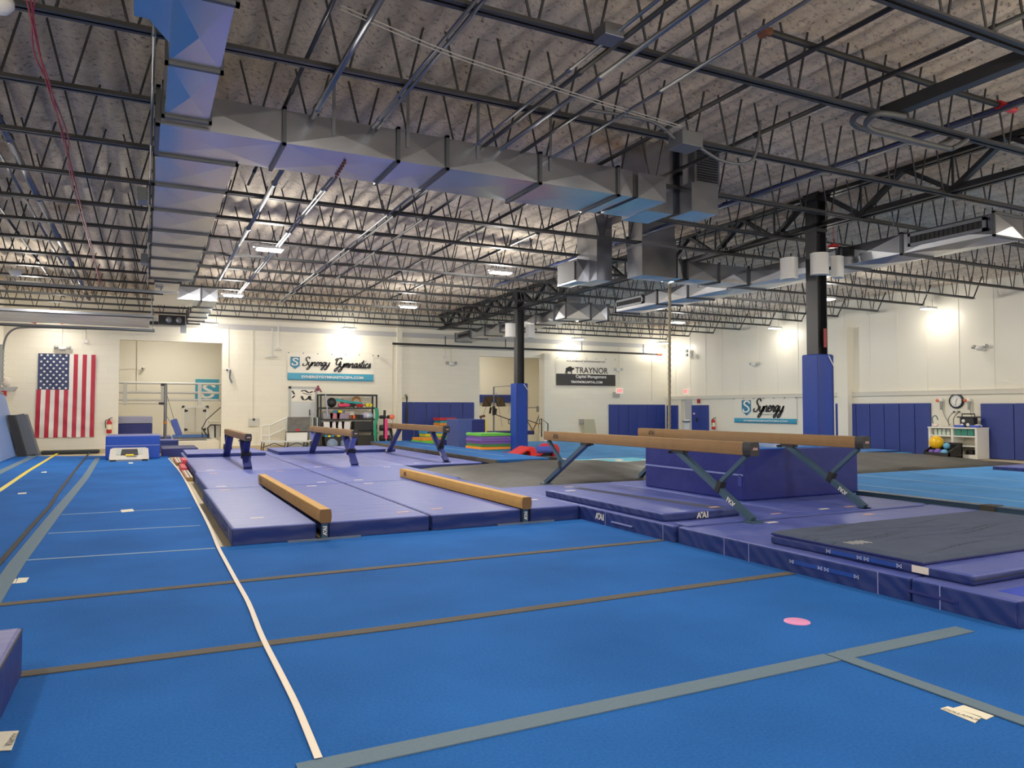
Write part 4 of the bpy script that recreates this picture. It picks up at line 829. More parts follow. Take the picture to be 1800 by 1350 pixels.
# ------------------------------------------------------------------ vault blocks, boards and leaning mats at left
yv = 25.2
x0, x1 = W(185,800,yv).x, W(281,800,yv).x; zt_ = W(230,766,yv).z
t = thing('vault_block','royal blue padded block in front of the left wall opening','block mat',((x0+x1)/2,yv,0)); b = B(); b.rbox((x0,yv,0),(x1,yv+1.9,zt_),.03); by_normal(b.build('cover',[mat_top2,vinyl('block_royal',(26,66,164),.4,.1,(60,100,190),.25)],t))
z = W(230,783,yv).z; b = B(); b.box((x0+.01,yv-.008,z-.012),(x1-.01,yv,z+.012)); b.build('seam',M('seam_lilac',(120,130,200),.6),t)
t = thing('trampoline_board','small grey-beige trampoline board leaning against the blue vault block','trampoline',(0,0,0))
yb = 24.2; q0, q1 = W(191,808,yb), W(262,806,yb); ht = W(226,788,yb+.5).z
def tq(u, v, n=0.0): return Vector((q0.x+(q1.x-q0.x)*u, yb+.85*v-n*.6, .05+(ht-.05)*v+n))
b = B(); pts = [(.0,.12),(.04,0),(.96,0),(1,.12),(.98,.9),(.9,1),(.08,1),(.01,.9)]; b.poly([tq(u,v) for u,v in pts],(0,.06,-.1)); b.build('frame_pad',M('beige_vinyl',(196,192,182),.5),t)
b = B(); b.poly([tq(u,v,.012) for u,v in ((.28,.35),(.72,.35),(.7,.85),(.3,.85))],(0,.005,-.01)); b.build('bed',M('bed_black',(46,46,50),.8),t)
for u0,u1 in ((.16,.27),(.73,.84)): b = B(); b.poly([tq(u0,.4,.014),tq(u1,.36,.014),tq(u1-.01,.88,.014),tq(u0+.02,.88,.014)],(0,.005,-.01)); b.build('spring_cover',M('cover_grey',(176,186,184),.6),t)
b = B(); b.poly([tq(u,v,.016) for u,v in ((.4,.3),(.62,.3),(.6,.4),(.42,.4))],(0,.005,-.01)); b.build('yellow_tab',yellow,t)
b = B()
for k in range(5): b.add([tq(.44+.05*k,.18,.018),tq(.475+.05*k,.18,.018),tq(.48+.05*k,.25,.018),tq(.445+.05*k,.25,.018)],[(0,1,2,3)])
b.build('printed_mark',ink,t)
for u in (.1,.9): p = tq(u,.02); b = B(); b.box((p.x-.08,p.y-.02,0),(p.x+.08,p.y+.12,.05)); b.build('foot',black,t)
ym = 30.6
for zz0,zz1,l,m in ((757,745,'navy mat at the bottom of the pair behind the vault block',[navy,navy]),(744.5,732,'grey topped mat on the navy mat behind the vault block',[M('grey_vinyl',(150,152,176),.4),M('grey_side',(140,142,166),.4)])):
    gmat('stacked_mat',l,W(207,740,ym).x,W(268,740,ym).x,ym,ym+1.6,W(230,zz0,ym).z if zz0 < 757 else -.03,W(230,zz1,ym).z,mats=m)
gmat('low_mat','low navy mat stack right of the vault block beside the beam mats',.52,1.6,26.3,28.4,-.03,.24,mats=[navy,navy])
gmat('low_mat','grey-blue mat step between the vault block and the left wall opening',.5,1.1,28.7,29.8,-.03,.42,mats=[mat_top2,mat_side])
b = B(); b.poly([(-3.62,24.5,0.01),(-3.78,24.5,.01),(-4.26,24.5,1.98),(-4.1,24.5,1.98)],(0,4.6,0)); solo(b,'leaning_mat',M('pale_blue_vinyl',(112,146,206),.4,noise=(1,.4)),'tall pale blue mat leaning on the left wall','mat',bevel=.02)
t = thing('leaning_mat','dark grey mat with black edge leaning beside the tall pale blue mat','mat',(-3.4,29.0,0)); b = B(); b.poly([(-3.55,28.4,0.0),(-3.14,28.4,.0),(-3.48,28.4,1.36),(-3.84,28.4,1.3)],(0,.08,0)); b.poly([(-3.57,28.0,0),(-3.36,28.0,0),(-3.7,28.0,1.32),(-3.88,28.0,1.32)],(0,.5,0)); b.build('black_side',black,t)
b = B(); b.poly([(-3.4,28.38,.02),(-3.06,28.38,.06),(-3.42,28.38,1.34),(-3.74,28.38,1.32)],(0,.5,0)); b.build('cover',M('slate_cover',(84,90,100),.6),t)
b = B(); b.box((W(75,790).x,29.4,-.03),(W(176,790).x,29.9,.09)); solo(b,'rolled_mat',M('dark_roll',(30,38,44),.8),'dark rolled edge mat lying along the base of the flag wall','mat',bevel=.04)
# striped boards beside the beam mats
def striped(x0, y0, y1, label):
    t = thing('striped_board',label,'board',(x0,y0,-.04)); b = B(); b.box((x0,y0,-.035),(x0+.15,y1,.05)); b.build('board',M('board_wood',(150,120,72),.7),t)
    for k,(m) in enumerate((M('salmon',(222,110,96),.6),white,M('slate',(110,124,120),.6),white)): b = B(); b.box((x0+.012+.034*k,y0+.005,.05),(x0+.034+.034*k,y1-.005,.053)); b.build('stripe',m,t)
striped(.815,17.3,19.4,'wooden board with red, white and grey stripes, nearest one beside the beam mats'); striped(.8,22.2,24.6,'striped wooden board farther along the mat edge beside the pink board')
b = B(); b.box((.965,22.0,-.03),(1.03,24.4,.06)); solo(b,'pink_board',M('dusty_pink',(196,110,112),.6),'dusty pink board beside the farther striped board','board')
for k,(x,y0,y1,z1,l) in enumerate(((.82,19.5,20.9,.1,'red foam piece lying behind the nearest striped board'),(.9,20.9,22.0,.2,'upright red foam piece against the mat edge'))):
    b = B(); b.rbox((x,y0,-.035),(x+.13,y1,z1),.02); solo(b,'foam_piece',M('coral_red',(206,62,74),.55),l,'foam')
# stacks, block and trestles around the far column
def stack(px0, px1, y, dep, cols, h, name, where, dx=0):
    x0, x1 = W(px0,770,y).x, W(px1,770,y).x; z = -.03; n = len(cols)
    for k,(m,cn) in enumerate(cols):
        nm = 'bottom' if k == 0 else 'top' if k == n-1 else ordinal(k+1)+' from the bottom'
        o = .04*math.sin(k*2.3)
        if n > 10 and k > 7: x0 = W(774,770,y).x
        b = B(); b.rbox((x0+o,y+o,z),(x1+o,y+dep+o,z+h),.012); solo(b,name,m,'%s folding mat, %s of the stack %s' % (cn,nm,where),'mat','folding mats stacked '+where); z += h+.002
navyf = M('navy_fold',(30,40,110),.5)
h = .1
stack(743,782,27.2,1.3,[(yellow,'yellow'),(magenta,'crimson'),(green,'green'),(orange,'orange')],.1,'folding_mat','left of the blue block')
stack(748,803,28.6,.8,[(navyf,'navy'),(navyf,'navy blue'),(skyb,'light blue'),(green,'green'),(yellow,'yellow'),(skyb,'sky blue'),(magenta,'pink'),(navyf,'dark'),(orange,'orange'),(tealv,'teal'),(red,'red')],.105,'folding_mat','against the wall pads')
for k in range(3):
    x0, x1 = W(777,770,26.6).x, W(804,770,26.6).x; b = B(); b.rbox((x0,26.6,.12*k-.03),(x1,27.1,.12*k+.085),.012); solo(b,'navy_mat',navyf,'navy folded mat at the right foot of the colourful pile, %s'%('bottom','middle','top')[k],'mat')
yb = 25.0; xa, xb_ = W(806,760,yb).x, W(855,760,yb).x; zt_ = W(830,737,yb).z
t = thing('block_mat','tall slate blue foam block with yellow rear edge left of the far column','block mat',(xa,yb,0)); b = B(); b.rbox((xa,yb,-.03),(xb_-.05,yb+1.2,zt_),.03); b.build('cover',vinyl('slate_blue_vinyl',(56,74,138),.45,.2,(100,110,170)),t)
b = B(); b.box((xb_-.06,yb+.02,-.03),(xb_+.02,yb+1.18,zt_-.02)); b.build('yellow_side',yellow,t); b = B(); b.box(((xa+xb_)/2-.02,yb-.012,-.02),(xb_-.06,yb+.0,zt_-.03)); b.build('dark_half',navy,t)
b = B(); logo(b,.12,(xa+.35*(xb_-xa),yb-.02,zt_*.45),BACK @ Matrix.Rotation(PI/2,3,'Z')); b.build('logo',white,t)
stack(846,899,22.6,1.3,[(magenta,'red'),(skyb,'sky blue'),(orange,'orange'),(M('leaf',(52,130,60),.5),'dark green'),(purple,'purple'),(purple,'violet'),(M('violet',(130,100,190),.5),'lavender'),(green,'lime green')],.088,'folding_mat','beside the far column')
for k,(px0,px1,y) in enumerate(((902,944,18.6),(946,984,19.3))):
    xa, xb_ = W(px0,800,y).x, W(px1,800,y).x; za = W(920,786 if k == 0 else 782,y).z; w = xb_-xa
    t = thing('padded_arch',('red padded sloping arch in front of the far column','red padded sloping arch behind the other, holding the blue roller')[k],'foam shape',(xa,y,0))
    b = B(); b.poly([(xa,y,.16),(xa+w*.7,y,za),(xa+w*.88,y,za),(xb_,y,za*.75),(xb_,y,-.03),(xb_-w*.2,y,-.03),(xb_-w*.26,y,za*.68),(xa+w*.62,y,za*.75),(xa+.06,y,.1)],(0,.7,0)); b.build('cover',red,t,.03)
    b = B(); b.box((xa+w*.35,y+.2,-.03),(xa+w*.72,y+.6,za*.6)); b.build('inner_panel',black,t)
y = 18.9; p0, p1 = W(944,791,y), W(966,791,y); b = B(); b.tube([(p0.x,y+.05,p0.z),(p1.x+.15,y+.05,p0.z)],.1,16); solo(b,'foam_roller',M('royal_roller',(60,80,180),.5),'blue foam roller between the red arches','roller')
gmat('grey_fold','crumpled dark mat under the blue roller between the red arches',p0.x,p1.x+.2,y-.1,y+.3,-.03,.12,mats=[M('charcoal_fold',(70,72,76),.7),black])
# ================================================================== things on and along the walls
def wx(px, Y=30.0, py=700): return W(px,py,Y).x
def wz(px, py, Y=30.0): return W(px,py,Y).z
# flag
fx0, fx1 = wx(66), wx(167); fz1, fz0 = wz(100,622), wz(100,769); fw = fx1-fx0; fh = fz1-fz0
t = thing('flag','large red, white and blue flag hung vertically on the back wall at left','flag',(fx0,29.95,fz0))
def fy(x, z): return 29.94+.018*math.sin((x-fx0)*9+z*2.2)+.012*math.sin(z*11+(x-fx0)*5)*(1-(z-fz0)/fh)
b = B(); n = 13; cz = fz1-fh*.43
for k in range(n):
    xa, xb_ = fx0+fw*k/n, fx0+fw*(k+1)/n; tz = cz if k < 7 else fz1
    sl = lambda z: .06*(fz1-z)/fh
    b.grid(lambda u,v: (xa+(xb_-xa)*u-sl(fz0+(tz-fz0)*v)*(1-(xa-fx0)/fw*.9)*1.0, fy(xa+(xb_-xa)*u,fz0+(tz-fz0)*v), fz0+(tz-fz0)*v),2,36,k%2)
b.build('stripes',[M('flag_red',(176,24,50),.6),M('flag_white',(232,228,220),.6)],t,0,False)
cx1 = fx0+fw*7/n
b = B(); b.grid(lambda u,v: (fx0+(cx1-fx0)*u, fy(fx0+(cx1-fx0)*u,cz+(fz1-cz)*v), cz+(fz1-cz)*v),20,20); ca = b.build('canton',M('flag_blue',(30,44,86),.6),t,0,False)
b = B()
for r in range(9 if False else 11):
    for c in range(5 if r%2 == 0 else 4):
        x = fx0+(cx1-fx0)*(.1+.2*c+(0 if r%2 == 0 else .1)); z = cz+(fz1-cz)*(.045+.091*r)
        if r > 10: continue
        pts = [(x+(.05 if q%2 == 0 else .02)*math.sin(q*PI/5),fy(x,z)-.006,z+(.05 if q%2 == 0 else .02)*math.cos(q*PI/5)) for q in range(10)]
        b.add([(x,fy(x,z)-.006,z)]+pts,[(0,q+1,(q+1)%10+1) for q in range(10)])
b.build('stars',M('star_white',(240,240,236),.6),ca,0,False)
def twin_light(c, d, label):                              # emergency light: body with two heads; d = outward direction
    t = thing('emergency_light',label,'light',tuple(c)); c = Vector(c); d = Vector(d); s = Vector((-d.y,d.x,0)); b = B()
    b.ball(c+d*.04,.13,16,10,0,.6); b.build('housing',offw,t)
    for q in (-1,1): b = B(); p = c+s*(.19*q)+Vector((0,0,.05))+d*.06; b.lathe([(.001,-.05),(.06,-.04),(.07,.03),(.001,.04)],tuple(p),12,0,'y' if abs(d.y) > .5 else 'x'); b.tube([c+d*.04,p],.02,6); b.build('lamp_head',M('lamp_silver',(186,186,182),.3,.5),t)
    return t
def cable_drop(pts, label, r=.012, m=None): b = B(); b.tube(pts,r,6); return solo(b,'conduit',m or M('painted_conduit',(214,208,190),.5),label,'conduit')
def wall_conduit(px, y0, y1, label, r=.014): return cable_drop([W(px,y0,29.975),W(px,y1,29.975)],label,r)
twin_light(W(110,613,29.95),(0,-1,0),'twin-headed emergency light just above the flag'); wall_conduit(110,572,610,'conduit above the emergency light over the flag')
def wall_box(px, py, s, label, Y=29.95, name='junction_box', m=None): b = B(); p = W(px,py,Y); b.rbox((p.x-s,p.y-.05,p.z-s),(p.x+s,p.y+.05,p.z+s),.01); return solo(b,name,m or offw,label,'box')
wall_box(151,600,.06,'small white box on a conduit right of the flag light'); wall_conduit(151,577,598,'conduit to the small white box right of the flag')
def bullet_cam(c, a, label, name='security_camera'):
    t = thing(name,label,'camera',tuple(c)); c = Vector(c); a = Vector(a).normalized(); b = B(); b.tube([c-a*.1,c+a*.1],[.06,.05],12); b.build('body',offw,t); b = B(); b.tube([c+a*.1,c+a*.105],.035,12); b.build('lens',black,t); b = B(); b.tube([c-a*.02,c+Vector((0,.14,-.1))],.02,6); b.build('bracket',offw,t)
bullet_cam(W(401,650,29.82),(-.5,-1,-.2),'white camera on the back wall right of the left opening'); wall_conduit(402,575,648,'conduit above the camera right of the left opening')
b = B(); p = W(405,664,29.95); b.tube([p+Vector((0,0,.3)),p+Vector((-.03,-.03,0)),p+Vector((.06,-.03,-.2))],.03,6); solo(b,'hanging_cloth',M('slate_cloth',(120,124,134),.8),'small grey cloth dangling under the camera right of the left opening','cloth')
t = thing('emergency_light','square emergency light box low on the conduit left of the stairs rail','light',tuple(W(446,742,29.9))); p = W(446,742,29.9); b = B(); b.poly([(p.x-.17,p.y,p.z-.16),(p.x+.17,p.y,p.z-.16),(p.x+.2,p.y,p.z+.14),(p.x-.17,p.y,p.z+.14)],(0,.09,0)); b.build('housing',M('pale_grey',(196,194,184),.4),t); b = B(); b.lathe([(.001,-.04),(.05,-.03),(.05,.02)],(p.x,p.y-.02,p.z+.1),12,0,'y'); b.build('lamp_head',M('lamp_dark',(70,70,74),.4),t)
wall_conduit(445,578,736,'long conduit on the wall dropping to the square emergency light')
for px,py,r,l in ((478,627,.26,'wide flat white dish hanging on a rod left of the cursive banner'),(489,615,.12,'small white dish hanging beside the wide one')):
    p = W(px,py,29.6); t = thing('hanging_dish',l,'fixture',tuple(p)); b = B(); b.lathe([(.03,.09),(.06,.06),(r,0),(r*.98,-.015),(.001,-.015)],tuple(p),20); b.build('dish',offw,t); b = B(); b.tube([p+Vector((0,0,.06)),p+Vector((0,0,1.1))],.025,6); b.build('rod',offw,t)
# banners
def banner_frame(name, label, c0, c1, plane, mat, nail=7):
    t = thing(name,label,'banner',tuple(c0)); return t
def cloth(t, put, w, h, mat, name='sheet', amp=.02, z0=0., z1=1., nm=None):
    def fn(u, v):
        sag = .6*amp*(math.sin(u*PI*3+.5)*.5+.5)*v**3+amp*.5*math.sin(u*17+v*5)*.35
        return put(u*w, (z0+(z1-z0)*v)*h, .012+sag)
    b = B(); b.grid(fn,36,16); return b.build(name,mat,t,0,False)
def shield(b, put, w, h, mi=0, d=.033): b.add([put(x*w,y*h,d) for x,y in ((0,1),(1,1),(1,.28),(.5,0),(0,.28))],[(0,1,2,3,4)],mi)
def esS(b, put, cx, cy, s, d, th=.24):
    ribbon(b,spline([(cx+(x-.55)*s,cy+(y-1.03)*s*.5*1.15) for x,y in ((.98,1.62),(1.0,1.85),(.75,2.08),(.4,2.0),(.22,1.65),(.42,1.3),(.8,.95),(.95,.5),(.75,.1),(.4,0),(.1,.15),(.08,.42),(.2,.5))]),th*s*.8,lambda x,y: put(x,y,d))
def synergy(label, put, rot, off, w, h, long, name='banner'):
    t = thing(name,label,'banner',tuple(put(0,0,0)))
    cloth(t,put,w,h,bannerw,'sheet'); band = .27 if long else .19
    b = B(); b.grid(lambda u,v: put(u*w,v*h*band,.026+.005*math.sin(u*20+v*3)),30,4); bd = b.build('web_band',[teal],t,0,False)
    b = B(); b.grid(lambda u,v: put(u*w,v*h*.05,.034),20,1); b.build('band_lower_strip',teal2,bd,0,False)  # deeper teal strip along the lower edge of the band
    b = B(); text(b,'SYNERGYGYMNASTICSPA.COM',h*band*.34,put(w*.515,h*band*.5,.038),rot,w*(.72 if long else .7),bold=.03); b.build('lettering',white,bd,0,False)
    if long:
        sx, sy, sw, sh = .03*w, .4*h, .105*w, .45*h; b = B(); shield(b,lambda x,y,d: put(sx+x,sy+y,d),sw,sh); s = b.build('shield',teal2,t,0,False)
        b = B(); esS(b,lambda x,y,d: put(sx+x,sy+y,d),sw*.5,sh*.6,sw*.62,.037); b.build('letter',white,s,0,False)
        b = B(); script(b,'Synergy',w*.325,put(w*.165,h*.535,.038),rot,.27); script(b,'Gymnastics',w*.455,put(w*.525,h*.5,.038),rot,.29); b.build('script_lettering',ink,t,0,False)
    else:
        sx, sy, sw, sh = .135*w, .3*h, .155*w, .62*h; b = B(); shield(b,lambda x,y,d: put(sx+x,sy+y,d),sw,sh); s = b.build('shield',teal2,t,0,False)
        b = B(); esS(b,lambda x,y,d: put(sx+x,sy+y,d),sw*.5,sh*.58,sw*.72,.037); b.build('letter',white,s,0,False)
        b = B(); script(b,'Synergy',w*.5,put(w*.33,h*.46,.038),rot,.27); b.build('script_lettering',ink,t,0,False)
        b = B(); text(b,'GYMNASTICS',h*.05,put(w*.565,h*.345,.038),rot,w*.2); b.build('small_lettering',ink,t,0,False)
    b = B()
    for k in range(7): q = put(w*(.01+.98*k/6),h*.985,.05); b.ball(q,.022,8,6)
    b.build('grommets',M('grommet',(70,66,60),.5),t); return t
a0, a1 = W(505,667), W(656,672); top = W(504,618)
put_b = lambda x,y,d: Vector((a0.x+x, 29.985-d, wz(580,669.5)+y))
synergy('long white banner with cursive black lettering above the black rack on the back wall',put_b,BACK,None,a1.x-a0.x,wz(580,622)-wz(580,669.5),True)
r0, r1 = RW(1292,742), RW(1402,745); zb_, zt_ = RW(1345,744).z, RW(1345,699.5).z
put_r = lambda x,y,d: Vector((23.585-d, r0.y-x, zb_+y))
synergy('white banner with shield and cursive lettering on the right wall left of the near column',put_r,RIGHT,None,r0.y-r1.y,zt_-zb_,False)
c0, c1 = W(977,676), W(1081,680); zb_, zt_ = wz(1029,678), wz(1029,630); w_, h_ = c1.x-c0.x, zt_-zb_
put_t = lambda x,y,d: Vector((c0.x+x, 29.985-d, zb_+y))
t = thing('banner','black and white sponsor banner with a bull on the back wall near the corner','banner',tuple(c0)); cloth(t,put_t,w_,h_,bannerw)
b = B(); b.grid(lambda u,v: put_t(u*w_,v*h_*.42,.026+.005*math.sin(u*9-v*4)),30,4); bd = b.build('black_band',M('banner_black',(36,36,38),.35),t,0,False)
b = B(); text(b,'TRAYNORCAPITAL.COM',h_*.085,put_t(w_*.505,h_*.13,.038),BACK,w_*.53,bold=.03); b.build('web_lettering',white,bd,0,False); b = B(); text(b,'Capital Management',h_*.15,put_t(w_*.58,h_*.32,.038),BACK,w_*.52,bold=.012); b.build('lettering',white,bd,0,False)
b = B(); text(b,'EQUIPMENT SPONSORED BY',h_*.065,put_t(w_*.5,h_*.88,.038),BACK,w_*.66,bold=.015); text(b,'TRAYNOR',h_*.22,put_t(w_*.59,h_*.56,.038),BACK,w_*.56,bold=.012); b.build('dark_lettering',ink,t,0,False)
bull = [(0,.1),(.05,.12),(.1,.3),(.14,.5),(.12,.7),(.2,.78),(.4,.92),(.55,1.0),(.68,.95),(.78,.82),(.86,.78),(.9,.9),(.94,.8),(1.0,.72),(.93,.6),(.86,.52),(.8,.5),(.76,.4),(.74,.2),(.76,.0),(.68,0),(.62,.3),(.5,.32),(.36,.36),(.3,.2),(.32,0),(.22,0),(.16,.25),(.1,.05)]
b = B(); b.add([put_t(w_*(.13+.17*x),h_*(.42+.27*y),.038) for x,y in bull],[tuple(range(len(bull)))]); b.build('bull_emblem',ink,t,0,False)
b = B()
for k in range(7): b.ball(put_t(w_*(.01+.98*k/6),h_*.985,.05),.02,8,6)
b.build('grommets',M('grommet',(70,66,60),.5),t)
# door with poster, rails, table, grey mat
t = thing('door_2','grey-white door with large partial black letters on a white poster, left of the rack','door',tuple(W(532,760,29.97))); t['kind'] = 'structure'
xa, xb_ = wx(511), wx(556); z1 = wz(533,683)
b = B(); b.box((xa-.08,29.94,-.04),(xa,30,z1+.08)); b.box((xb_,29.94,-.04),(xb_+.08,30,z1+.08)); b.box((xa-.08,29.94,z1),(xb_+.08,30,z1+.08)); b.build('door_frame',M('frame_grey',(176,178,172),.5),t)
b = B(); b.box((xa,29.96,-.04),(xb_,29.99,z1)); b.build('door_leaf',M('door_grey',(206,208,206),.5),t)
b = B(); zz0 = wz(533,706); b.box((xa+.02,29.95,zz0),(xb_-.06,29.96,z1-.04)); po = b.build('poster',bannerw,t)
b = B()
for st,th in (([(0,.95),(.1,.6)],.16),([(0,.25),(.12,.5)],.14),([(.42,.9),(.6,.98),(.8,.78),(1.0,.9)],.2),([(.45,.45),(.55,.1),(.75,.2),(.85,.45),(.88,.12),(1.02,.08)],.2),([(.5,.75),(.75,.62),(.95,.6)],.12)):
    ribbon(b,spline(st),th*.5,lambda x,y: Vector((xa+.05+x*(xb_-xa-.2),29.945,zz0+.03+y*(z1-.1-zz0))))
b.build('lettering',ink,po,0,False)
b = B(); q = wx(543); b.box((q,29.9,wz(543,730)),(q+.03,29.95,wz(543,720))); b.tube([(q+.015,29.9,wz(543,730)),(q+.015,29.9,wz(543,720))],.02,6); b.build('handle',M('bar_dark',(80,84,88),.4,.6),t)
t = thing('maroon_topped_pole','white pole with a maroon fitting on top, left of the black rack','pole',tuple(W(559,770,29.7))); p = W(559,700,29.7); b = B(); b.tube([(p.x,p.y,-.04),(p.x,p.y,wz(559,688,29.7))],.03,8); b.build('pole',white,t)
b = B(); zz = wz(559,685,29.7); b.tube([(p.x,p.y,zz-.05),(p.x,p.y,zz+.16)],.045,8); b.tube([(p.x-.14,p.y,zz-.1),(p.x-.05,p.y,zz+.04),(p.x,p.y,zz+.08),(p.x+.06,p.y,zz+.04),(p.x+.13,p.y,zz-.1)],.028,6); b.build('fitting',M('maroon',(122,24,54),.5),t)
Yr = 29.3; t = thing('handrail','white pipe stair handrail with two rails in front of the door','railing',tuple(W(480,780,Yr)))
def wp_(px,py,Y=Yr): return W(px,py,Y)
b = B(); b.tube([wp_(460,785),wp_(460,752),wp_(464,748),wp_(476,747),wp_(502,735),wp_(506,735)],.03,8); b.build('top_rail',white,t); b = B(); b.tube([wp_(461,766),wp_(474,766),wp_(504,752)],.03,8); b.build('lower_rail',white,t)
for px,py in ((473,748),(503,736)): b = B(); p = wp_(px,py); b.tube([p,(p.x,p.y,-.04)],.03,8); b.build('post',white,t)
t = thing('folding_table','low white folding bench table with black cross legs in front of the handrail','table',tuple(W(520,775,28.3))); ya = 28.3; xa, xb_ = wx(463,ya), wx(560,ya); zt_ = wz(510,775,ya)
b = B(); b.box((xa,ya,zt_-.05),(xb_,ya+.7,zt_)); b.build('table_top',M('table_white',(206,208,206),.4),t)
for px in (464,506,540): 
    x = wx(px,ya); b = B(); b.tube([(x+.03,ya+.05,zt_-.05),(x,ya+.05,-.04)],.02,6); b.tube([(x+.03,ya+.65,zt_-.05),(x,ya+.65,-.04)],.02,6); b.build('leg',blackm,t)
b = B(); 
for c in (483,523,552):
    x = wx(c,ya); b.tube(spline([(x-.45,ya+.05,.08),(x-.2,ya+.05,zt_-.16),(x,ya+.05,zt_-.08),(x+.2,ya+.05,zt_-.16),(x+.42,ya+.05,.08)]),.016,6)
b.build('brace',blackm,t)
t = thing('tray_cart','white tray with black rim standing on the low folding table','tray',tuple(W(522,768,28.5))); xa, xb_ = wx(502,28.5), wx(541,28.5); b = B(); b.box((xa+.03,28.42,zt_),(xb_-.03,28.46,zt_+.3)); b.build('panel',M('tray_white',(226,226,222),.5),t)
b = B(); b.tube([(xa,28.4,zt_),(xa,28.4,zt_+.33),(xb_,28.4,zt_+.33),(xb_,28.4,zt_)],.02,6); b.build('rim',black,t)
t = thing('standing_mat','grey mottled mat standing on edge above the folding table, red mark at its foot','mat',tuple(W(525,755,29.0))); b = B(); xa, xb_ = wx(506,29), wx(546,29); zz = wz(525,760,29.); b.rbox((xa,29.0,zz),(xb_,29.07,wz(525,733,29.)),.02); b.build('sheet',M('mottled_grey',(112,110,106),.9,noise=(6,.7),dark=.55),t)
for x in (xa+.1,xb_-.1): b = B(); b.box((x-.03,29.0,-.04),(x+.03,29.07,zz)); b.build('support',M('table_white',(206,208,206),.4),t)
b = B(); b.box((wx(520,29),28.985,zz+.04),(wx(527,29),29,zz+.13)); b.build('red_mark',red,t)
for k in range(4):
    x = wx(549+4*k,29.1); b = B(); b.box((x,29.1,-.04),(x+.05,29.6,wz(550,734,29.1))); solo(b,'upright_panel',(M('frame_grey',(176,178,172),.5),M('panel_dark',(70,74,80),.6))[k%2],'%s upright thin panel stored between the standing mat and the rack' % ordinal(k+1),'panel')
# black storage rack
yr = 29.1; xa, xb_ = wx(564,yr), wx(662,yr); z5 = wz(612,693,yr); D = .6
t = thing('storage_rack','tall black steel shelving rack full of training gear on the back wall','rack',(xa,yr,-.04))
for x in (xa,xb_):
    for y in (yr,yr+D): b = B(); b.box((x-.03,y-.03,-.04),(x+.03,y+.03,z5)); b.build('post',black,t)
sz = [wz(612,770,yr),wz(612,757,yr)-.02,wz(612,736,yr),wz(612,716,yr),z5]
for z in sz[1:]: b = B(); b.box((xa,yr-.03,z-.07),(xb_,yr+D,z)); b.build('shelf',black,t)
def rx(px): return wx(px,yr+.1)
def item(name, label, cat, mat, f, bev=0): b = B(); f(b); return solo(b,name,mat,label,cat,'training gear on the black rack',bev)
s3, s2, s1 = sz[3]+.001, sz[2]+.001, sz[1]+.001
item('medicine_ball','black medicine ball on the top shelf of the black rack','ball',black,lambda b: b.ball((rx(584),yr+.2,s3+.19),.19))
item('foam_tube','long teal foam tube lying across the top shelf of the black rack','tube',tealv,lambda b: b.tube([(rx(590),yr+.12,s3+.3),(rx(614),yr+.1,s3+.2),(rx(637),yr+.14,s3+.16)],.05,10))
item('orange_disc','orange ringed white disc standing on the top shelf of the rack','disc',orange,lambda b: b.lathe([(.12,-.02),(.18,-.03),(.2,0),(.18,.03),(.12,.02)],(rx(630),yr+.4,s3+.24),20,0,'y'))
item('orange_cone','orange cone behind the teal tube on the top shelf','cone',orange,lambda b: b.lathe([(.14,0),(.12,.02),(.03,.34),(.001,.34)],(rx(605),yr+.42,s3),14))
for k,(px,m,l) in enumerate(((601,magenta,'crimson'),(608,M('hot_pink',(230,50,100),.5),'hot pink'))): item('hand_weight','%s hand weight under the teal tube on the top shelf' % l,'weight',m,lambda b: (b.tube([(rx(px)-.14,yr+.05,s3+.07),(rx(px)+.14,yr+.05,s3+.09)],[.065,.06],10)))
for px,l in ((630,'left'),(635,'right')): item('red_bean_bag','red bean bag on the top shelf of the rack, %s one'%l,'bean bag',red,lambda b: b.ball((rx(px),yr+.08,s3+.07),.1,12,8,0,.7))
for px,l in ((616,'left'),(621,'right')): item('dark_kettle','black kettle weight in the middle of the top shelf, %s one'%l,'weight',black,lambda b: b.ball((rx(px),yr+.08,s3+.08),.08,12,8))
for px,l in ((646,'left'),(651,'right')): item('yellow_roll','yellow roll at the right end of the top shelf, %s one'%l,'roll',yellow,lambda b: b.tube([(rx(px),yr+.05,s3+.09),(rx(px),yr+.3,s3+.09)],.075,12))
for k,(px,w,l) in enumerate(((576,.4,'grey clear bin at the left of the second shelf'),(588,.4,'clear bin with red things on the second shelf'),(602,.5,'clear bin with dark and lilac things on the second shelf'))):
    item('clear_bin',l,'bin',(M('bin_grey',(150,144,144),.3),M('bin_rose',(190,110,120),.3),M('bin_lilac',(150,130,150),.3))[k],lambda b: (b.poly([(rx(px)-w/2+.03,yr,s2),(rx(px)+w/2-.03,yr,s2),(rx(px)+w/2,yr,s2+.2),(rx(px)-w/2,yr,s2+.2)],(0,.45,0)),b.box((rx(px)-w/2-.01,yr-.01,s2+.2),(rx(px)+w/2+.01,yr+.46,s2+.22))))
item('yellow_tube','bright yellow tube sticking out of the clear bins on the second shelf','tube',yellow,lambda b: b.tube([(rx(594),yr+.02,s2+.3),(rx(600),yr+.05,s2+.26)],.06,8)); item('blue_cloth','light blue cloth on the clear bin with red things','cloth',skyb,lambda b: b.ball((rx(590),yr+.1,s2+.28),.12,12,8,0,.4))
